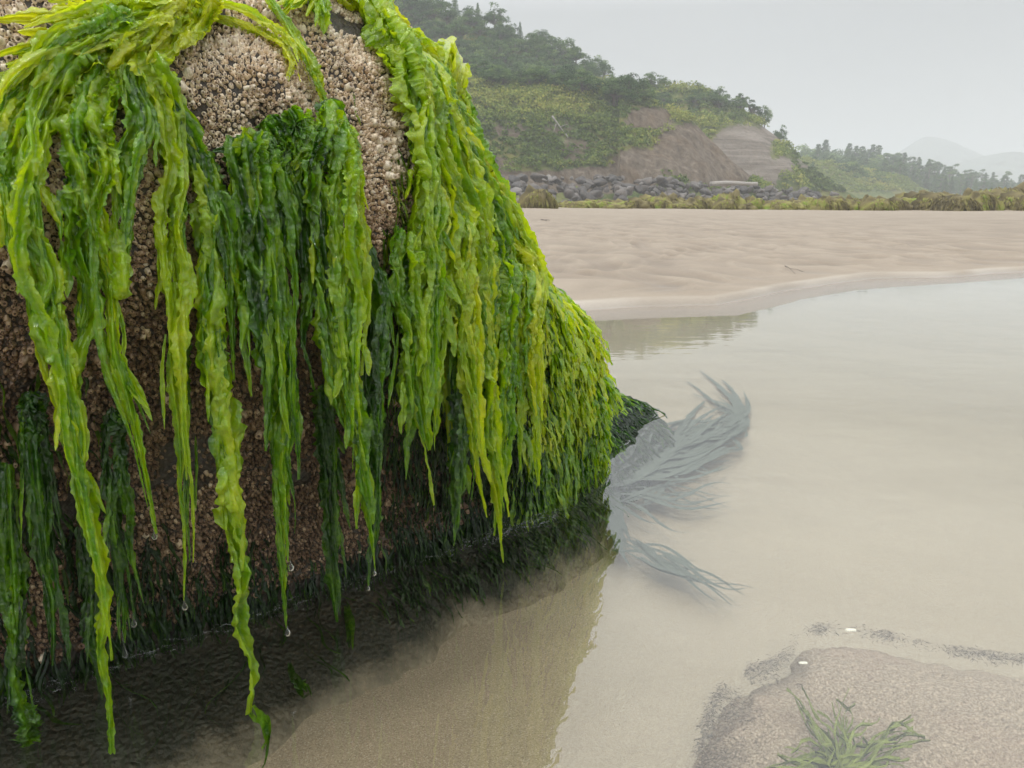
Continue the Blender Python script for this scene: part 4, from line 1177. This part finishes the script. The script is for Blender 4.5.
def tree_meshes(kind, seed):
    r = np.random.default_rng(seed); tr = Acc(); cr = Acc()
    if kind == 'conifer':       # height 1
        tube(tr, [(0, 0, -.05), (.005, 0, .4), (0, .005, .95)], [.022, .015, .003], 7)
        for i in range(20):
            u = i / 19; z = .16 + .82 * u; rad = (.17 * (1 - u) ** .8 + .015) * r.uniform(.75, 1.2)
            m = max(2, int(6 * (1 - u) + 1)); a0 = r.random() * 6
            for k in range(m):
                a = a0 + k / m * 2 * PI + r.normal(0, .2)
                c = np.array([math.cos(a) * rad * .6, math.sin(a) * rad * .6, z - rad * .12])
                tube(tr, [(0, 0, z), tuple(c)], [.004, .001], 4)
                leafcloud(cr, c, .6 * rad + .02, 34, .014, r, r.uniform(.15, .6), .9)
    elif kind == 'pine':        # tall bare trunk, flat ragged crown
        lean = r.uniform(-.06, .06)
        tube(tr, [(0, 0, -.05), (lean * .4, 0, .35), (lean, .01, .75), (lean * 1.2, 0, .93)], [.024, .017, .011, .004], 7)
        for i in range(22):
            z = r.uniform(.30, .98); rad = .22 * math.sin(min(1, (1.06 - z) / .5) * PI * .5) * r.uniform(.5, 1)
            a = r.random() * 2 * PI
            c = np.array([lean * z + math.cos(a) * rad, math.sin(a) * rad, z])
            tube(tr, [(lean * z, 0, z - .05), tuple(c)], [.006, .002], 5)
            leafcloud(cr, c, r.uniform(.06, .105), 95, .013, r, r.uniform(.2, .65), .6)
    elif kind == 'round':       # dense rounded coastal tree
        tube(tr, [(0, 0, -.05), (.01, 0, .3), (.0, .01, .6)], [.03, .022, .01], 7)
        for i in range(24):
            a = r.random() * 2 * PI; e = r.uniform(0, 1); rad = .30 * math.sqrt(r.random())
            z = .35 + .5 * e * (1 - (rad / .34) ** 2)
            c = np.array([math.cos(a) * rad, math.sin(a) * rad, z])
            tube(tr, [(0, 0, .3), tuple(c)], [.010, .003], 4)
            leafcloud(cr, c, r.uniform(.09, .16), 85, .018, r, r.uniform(.2, .9), .75)
    elif kind == 'windswept':
        pts = [(0, 0, -.03), (.03, 0, .25), (-.04, 0, .5), (-.18, 0, .72), (-.32, 0, .9)]
        tube(tr, pts, [.035, .03, .022, .014, .006], 8)
        for i in range(30):
            u = r.random(); c = np.array([.20 - .62 * u + r.normal(0, .05), r.normal(0, .09), .42 + .52 * u + r.normal(0, .055)])
            if i < 5: c = np.array([.16 + r.normal(0, .05), r.normal(0, .05), .33 + r.normal(0, .04)])
            q = np.array([-.05 - .2 * u, 0, .45 + .35 * u]); tube(tr, [tuple(q), tuple(c)], [.009, .003], 5)
            leafcloud(cr, c, r.uniform(.055, .10), 100, .013, r, r.uniform(.05, .45), .6)
    t, c = tr.mesh('trunk'), cr.mesh('crown', smooth=False)
    t.materials.append(M['bark']); c.materials.append(M['leaf'])
    return t, c
TREES = {k: [tree_meshes(k, s * 13 + j) for s in range(nk)] for j, (k, nk) in enumerate((('conifer', 4), ('pine', 5), ('round', 6), ('windswept', 1)))}
def tree(name, kind, loc, h, label, group=None, i=None, wide=1.0, rz=None):
    r = random
    ms = TREES[kind][r.randrange(len(TREES[kind])) if i is None else i]
    o = bpy.data.objects.new(name, None); COL.objects.link(o); o.location = loc; o.scale = (h * wide, h * wide, h)
    o.rotation_euler = (0, 0, r.random() * 6.28 if rz is None else rz)
    tag(o, label, 'tree', group)
    link('trunk', ms[0], parent=o); link('crown', ms[1], parent=o)
    return o

# forest on the upper hill: crowns rising row above row
fr = np.random.default_rng(8)
nv, nu = A0.shape[:2]; cnt = 0
for i in range(14, nv, 8):
    for j in range(0, nu, 7):
        jj = min(nu - 1, j + int(fr.integers(0, 7))); ii = min(nv - 1, i + int(fr.integers(0, 6)))
        P = A0[ii, jj]; x, y = X0[ii, jj], Y0[ii, jj]
        if x < 372 or x > 640 or y < -25 or y > 84 + 6: continue
        tree('coastal_tree', 'round', tuple(P - [0, 0, 1.0]), float(fr.uniform(6, 10)), 'dense tree in the dark wood on the hill above the scrub slope', 'trees of the dark wood on the headland', wide=1.15); cnt += 1
# hill crown of the layered cliff
nv2, nu2 = A2.shape[:2]
for n in range(46):
    jj = int(fr.integers(0, nu2)); ii = int(fr.integers(int(nv2 * .55), nv2))
    x, y = X2[ii, jj], Y2[ii, jj]
    if x > 748 or B2[ii, jj] > .35 or y > 124: continue
    tree('coastal_shrub_tree', 'round', tuple(A2[ii, jj] - [0, 0, .9]), float(fr.uniform(3.5, 6)), 'rounded green shrubby tree on the crown of the layered cliff', 'shrubby trees on the crown of the cliff', wide=1.35); cnt += 1
for n in range(40):
    x = fr.uniform(470, 640); y = np.interp(x, [470, 560, 600, 640], [72, 80, 84, 96]) + fr.normal(0, 2.5)
    P = at_y(x, y + 10, 158 + fr.uniform(-3, 3))
    tree('coastal_tree', 'round', tuple(P - [0, 0, 1.2]), float(fr.uniform(4, 7)), 'dark bushy tree along the lower margin of the wood above the scrub', 'bushy trees along the lower margin of the wood', wide=1.4); cnt += 1
# singled out skyline trees
def sky_tree(px, ybase, ytop, Y, kind, lab, i=None, wide=1.0, rz=None):
    b = at_y(px, ybase, Y); tz = at_y(px, ytop, Y)[2]
    tree({'conifer': 'spruce_tree', 'windswept': 'windswept_tree', 'round': 'coastal_tree', 'pine': 'pine_tree'}[kind], kind, tuple(b), tz - b[2], lab, i=i, wide=wide, rz=rz)
sky_tree(752, 132, 91, 211, 'windswept', 'dark windswept tree leaning left over the top of the layered cliff', 0, 1.0, 0)
sky_tree(764, 134, 100, 212, 'round', 'dark tree on the cliff top just right of the windswept tree', None, .7)
sky_tree(779, 150, 121, 214, 'round', 'small dark tree on the descending ridge right of the windswept tree', None, .8)
sky_tree(697, 98, 79, 216, 'round', 'rounded dark tree poking above the cliff crown skyline', None, 1.2)
sky_tree(674, 96, 80, 216, 'conifer', 'short pointed tree on the cliff crown skyline', None, 1.3)
sky_tree(455, 22, -8, 233, 'conifer', 'tall faint spruce on the skyline nearest the boulder', None, .9)
sky_tree(478, 32, 3, 233, 'conifer', 'second spruce on the wooded skyline', None, .9)
sky_tree(500, 40, 12, 233, 'conifer', 'spruce standing clear at the middle of the wooded skyline', None, .9)
sky_tree(520, 46, 22, 233, 'conifer', 'small spruce where the wooded skyline starts to drop', None, .9)
sky_tree(566, 66, 44, 230, 'round', 'domed tree at the shoulder of the wooded skyline', None, 1.2)
sky_tree(612, 90, 74, 216, 'conifer', 'low spruce in the dip between the wood and the cliff crown', None, 1.2)

# distant pines
PG = 'pines of the distant shore wood'
sky = lambda x: np.interp(x, [780, 800, 820, 850, 880, 915, 945, 975, 1024, 1100], [150, 142, 142, 141, 149, 158, 164, 170, 176, 180])
for row, (n, Y0_, dy) in enumerate(((52, 440, 0), (44, 400, 4), (40, 350, 10), (16, 305, 18))):
    xs = np.linspace(786, 1045 if row < 3 else 900, n)
    for x in xs:
        x = x + fr.uniform(-4, 4); Y = Y0_ + fr.uniform(-12, 12)
        yt = sky(x) + dy + fr.uniform(-2, 5)
        if row == 3 and x > 885: continue
        if yt > 192: continue
        yb = 194 if row < 2 else 193
        b = at_y(x, yb + 2, Y); tz = at_y(x, yt, Y)[2]
        near = x < 880
        lab = ('dark spruce in the nearer clump right of the headland end' if near else 'slim pine in the long row along the distant shore')
        tree('pine_tree', ('pine' if fr.random() < .55 else 'conifer') if not near else 'round' if fr.random() < .6 else 'conifer', tuple(b), float(tz - b[2]), lab, 'trees of the nearer clump past the headland' if near else PG, wide=1.15 if not near else 1.2); cnt += 1
print('trees', cnt)

# ---- scrub, uncountable --------------------------------------------------------------
def scrub(name, A, X, Y, B, n, seed, label, Rm=(.6, 1.6), size=.20, ymax=192, tone=(.2, .95), kk=34):
    r = np.random.default_rng(seed); acc = Acc(); nv, nu = A.shape[:2]
    tries = 0; done = 0
    while done < n and tries < n * 12:
        tries += 1
        ii, jj = int(r.integers(3, nv)), int(r.integers(0, nu))
        x, y = X[ii, jj], Y[ii, jj]
        if x < 420 or x > 1060 or y > ymax or r.random() < B[ii, jj] * 1.4: continue
        cl = float(vn(A[ii, jj, 0] * .09, A[ii, jj, 2] * .14, 0, seed))
        R = r.uniform(*Rm) * (1 + .5 * cl)
        t = np.clip(.5 + .45 * cl + r.normal(0, .13), *tone)
        leafcloud(acc, A[ii, jj] + [0, 0, R * .25], R, kk, size, r, t, .6); done += 1
    o = link(name, acc.mesh(name, smooth=False), M['bush']); tag(o, label, 'scrub', kind='stuff')
scrub('hillside_scrub', A1, X1, Y1, B1, 2600, 301, 'scrub and grass tussocks covering the near headland slope')
scrub('cliff_scrub', A2, X2, Y2, B2, 1300, 302, 'green scrub covering the crown and spur of the layered cliff', (.7, 1.9), .26)
scrub('dune_scrub', A3, X3, Y3, B3, 700, 303, 'low green scrub on the dune slope', (.8, 2.0), .32, tone=(.4, .9))

_b = M['bush']; M['bush'] = M['leaf']
scrub('distant_wood', A4, X4, Y4, B4, 1500, 304, 'dark wood standing as one mass behind the separate pines', (1.6, 3.4), .5, tone=(.1, .6), ymax=196, kk=40)
M['bush'] = _b
# ---- riprap boulders -----------------------------------------------------------------
BMs = []
for s in range(9):
    r = np.random.default_rng(500 + s)
    V, F = blob(r, 14, 9, .30, 1.3)
    # flatten facets
    for _ in range(9):
        nrm = r.normal(0, 1, 3); nrm /= np.linalg.norm(nrm); d = V @ nrm; lim = .62
        V = V - np.maximum(d - lim, 0)[:, None] * nrm
    me = mesh_np('boulder', V, F, smooth=False); me.materials.append(M['stone']); BMs.append(me)
br = np.random.default_rng(77)
for n in range(285):
    x = br.uniform(478, 842)
    lvl = br.random()
    top = np.interp(x, [480, 560, 640, 700, 760, 842], [178, 177, 178, 183, 187, 194])
    y = top + (203 - top) * lvl + br.normal(0, .8)
    Y = np.interp(x, [480, 700, 842], [118, 136, 176]) - 8 * lvl + br.uniform(-1, 1)
    P = at_y(x, y, Y)
    o = link('shore_boulder', BMs[int(br.integers(0, 9))]); sc = br.uniform(.45, 1.35) * (1.15 if lvl > .5 else 1) * .82
    o.location = tuple(P); o.scale = (sc * br.uniform(1, 1.5), sc, sc * br.uniform(.6, .9)); o.rotation_euler = tuple(br.uniform(-.6, .6, 2)) + (br.uniform(0, 6),)
    if x < 640: lab = 'grey boulder piled under the scrub slope left of the brown landslip'
    elif x < 730: lab = 'dark boulder piled at the foot of the brown landslip'
    else: lab = 'dark boulder in the thin end of the pile under the layered cliff'
    tag(o, lab, 'boulder', 'boulders piled along the foot of the headland')

# pale log above the boulders, dead snag on the slope
acc = Acc(); a, b = at_y(711, 184, 135), at_y(757, 183, 141)
k = np.linspace(0, 1, 12)[:, None]; tube(acc, a + (b - a) * k + np.column_stack([np.zeros(12), np.zeros(12), .12 * np.sin(k[:, 0] * 5)]), .42 - .12 * k[:, 0], 10)
tag(link('drift_log', acc.mesh('drift_log'), M['drift']), 'long pale log lying level above the dark boulders', 'log')
acc = Acc()
for (p, q, rd) in (((552, 116), (564, 132), .16), ((560, 127), (568, 124), .09), ((556, 124), (554, 131), .09), ((566, 134), (568, 138), .10)):
    P, Q = at_y(*p, 124), at_y(*q, 123); kk = np.linspace(0, 1, 6)[:, None]
    tube(acc, P + (Q - P) * kk, rd * (1 - .7 * kk[:, 0]), 7)
tag(link('dead_snag', acc.mesh('dead_snag'), M['snag']), 'bleached dead branches lying on the scrub slope', 'dead tree')

# ================================================================== AIR
def build_haze():
    x0, x1, y0, y1, z0, z1 = -1490, 1590, -60, 2250, -4.0, 190
    V = [(x, y, z) for z in (z0, z1) for y in (y0, y1) for x in (x0, x1)]
    F = np.array([(0, 2, 3, 1), (4, 5, 7, 6), (0, 1, 5, 4), (2, 6, 7, 3), (0, 4, 6, 2), (1, 3, 7, 5)])
    me = mesh_np('haze', V, F, smooth=False)
    m = bpy.data.materials.new('haze'); m.use_nodes = True; t = m.node_tree; t.nodes.clear()
    out = t.nodes.new('ShaderNodeOutputMaterial'); v = t.nodes.new('ShaderNodeVolumePrincipled')
    v.inputs['Color'].default_value = (.80, .83, .85, 1); v.inputs['Density'].default_value = HAZE
    v.inputs['Anisotropy'].default_value = 0.0
    t.links.new(v.outputs[0], out.inputs['Volume'])
    o = link('haze', me, m); tag(o, 'sea mist hanging over the whole shore', 'haze', kind='stuff')
HAZE = .00098
build_haze()

# ================================================================== LIGHT
SUN_EL, SUN_AZ = math.radians(70), math.radians(225)
w = bpy.data.worlds.new('World'); scene.world = w; w.use_nodes = True
t = w.node_tree; t.nodes.clear()
out = t.nodes.new('ShaderNodeOutputWorld'); bg = t.nodes.new('ShaderNodeBackground')
skyt = t.nodes.new('ShaderNodeTexSky'); skyt.sky_type = 'NISHITA'; skyt.sun_disc = False
skyt.sun_elevation = SUN_EL; skyt.sun_rotation = SUN_AZ; skyt.dust_density = 4.0
hs = t.nodes.new('ShaderNodeHueSaturation'); hs.inputs['Saturation'].default_value = .12
t.links.new(skyt.outputs[0], hs.inputs['Color'])
tc = t.nodes.new('ShaderNodeTexCoord'); sp = t.nodes.new('ShaderNodeSeparateXYZ'); t.links.new(tc.outputs['Generated'], sp.inputs[0])
# overcast luminance distribution: dim at the horizon, about three times brighter overhead
cl = t.nodes.new('ShaderNodeTexNoise'); cl.inputs['Scale'].default_value = 2.2; cl.inputs['Detail'].default_value = 4
mp = t.nodes.new('ShaderNodeMapping'); mp.inputs['Scale'].default_value = (1, 1, 3.5); t.links.new(tc.outputs['Generated'], mp.inputs[0]); t.links.new(mp.outputs[0], cl.inputs['Vector'])
rp = t.nodes.new('ShaderNodeValToRGB'); e = rp.color_ramp.elements
SK = [(.0, .46), (.10, .48), (.235, .54), (.33, 1.35), (.48, 2.2), (1.0, 2.5)]
while len(e) < len(SK): e.new(.5)
for el, (p, v) in zip(e, SK): el.position = p; el.color = (v / 3 * .955, v / 3 * .985, v / 3 * 1.01, 1)
t.links.new(sp.outputs[2], rp.inputs[0])
m1 = t.nodes.new('ShaderNodeMapRange'); m1.inputs['From Min'].default_value = .3; m1.inputs['From Max'].default_value = .7; m1.inputs['To Min'].default_value = .94 * 30; m1.inputs['To Max'].default_value = 1.07 * 30
t.links.new(cl.outputs['Fac'], m1.inputs['Value'])
vm = t.nodes.new('ShaderNodeVectorMath'); vm.operation = 'SCALE'; t.links.new(rp.outputs[0], vm.inputs[0]); t.links.new(m1.outputs[0], vm.inputs['Scale'])
mx = t.nodes.new('ShaderNodeMix'); mx.data_type = 'RGBA'; mx.inputs[0].default_value = .88
t.links.new(hs.outputs[0], mx.inputs[6]); t.links.new(vm.outputs[0], mx.inputs[7])
t.links.new(mx.outputs[2], bg.inputs['Color']); bg.inputs['Strength'].default_value = .1
t.links.new(bg.outputs[0], out.inputs[0])

sl = bpy.data.lights.new('sun', 'SUN'); sl.energy = 1.0; sl.angle = math.radians(10); sl.color = (1, .97, .92)
so = bpy.data.objects.new('sun', sl); COL.objects.link(so)
dirv = Vector((math.sin(SUN_AZ) * math.cos(SUN_EL), math.cos(SUN_AZ) * math.cos(SUN_EL), math.sin(SUN_EL)))
so.rotation_euler = dirv.to_track_quat('Z', 'Y').to_euler(); so.location = (3, 4, 8)

# ================================================================== CAMERA
cd = bpy.data.cameras.new('camera'); cam = bpy.data.objects.new('camera', cd); COL.objects.link(cam)
cam.location = (0, 0, CAMH); cam.rotation_euler = (PI / 2 - PITCH, 0, 0)
cd.sensor_width = 36; cd.lens = FPX / 1024 * 36; cd.clip_start = .02; cd.clip_end = 6000
cd.dof.use_dof = True; cd.dof.focus_distance = 1.25; cd.dof.aperture_fstop = 22
scene.camera = cam
scene.view_settings.view_transform = 'Standard'; scene.view_settings.look = 'None'
scene.view_settings.exposure = 0.0; scene.view_settings.gamma = 1.0
scene.render.engine = 'CYCLES'
cy = scene.cycles
cy.use_denoising = True; cy.denoiser = 'OPENIMAGEDENOISE'
cy.max_bounces = 8; cy.diffuse_bounces = 3; cy.glossy_bounces = 3; cy.transmission_bounces = 5; cy.transparent_max_bounces = 8; cy.volume_bounces = 2
cy.sample_clamp_indirect = 6; cy.caustics_refractive = False; cy.caustics_reflective = False
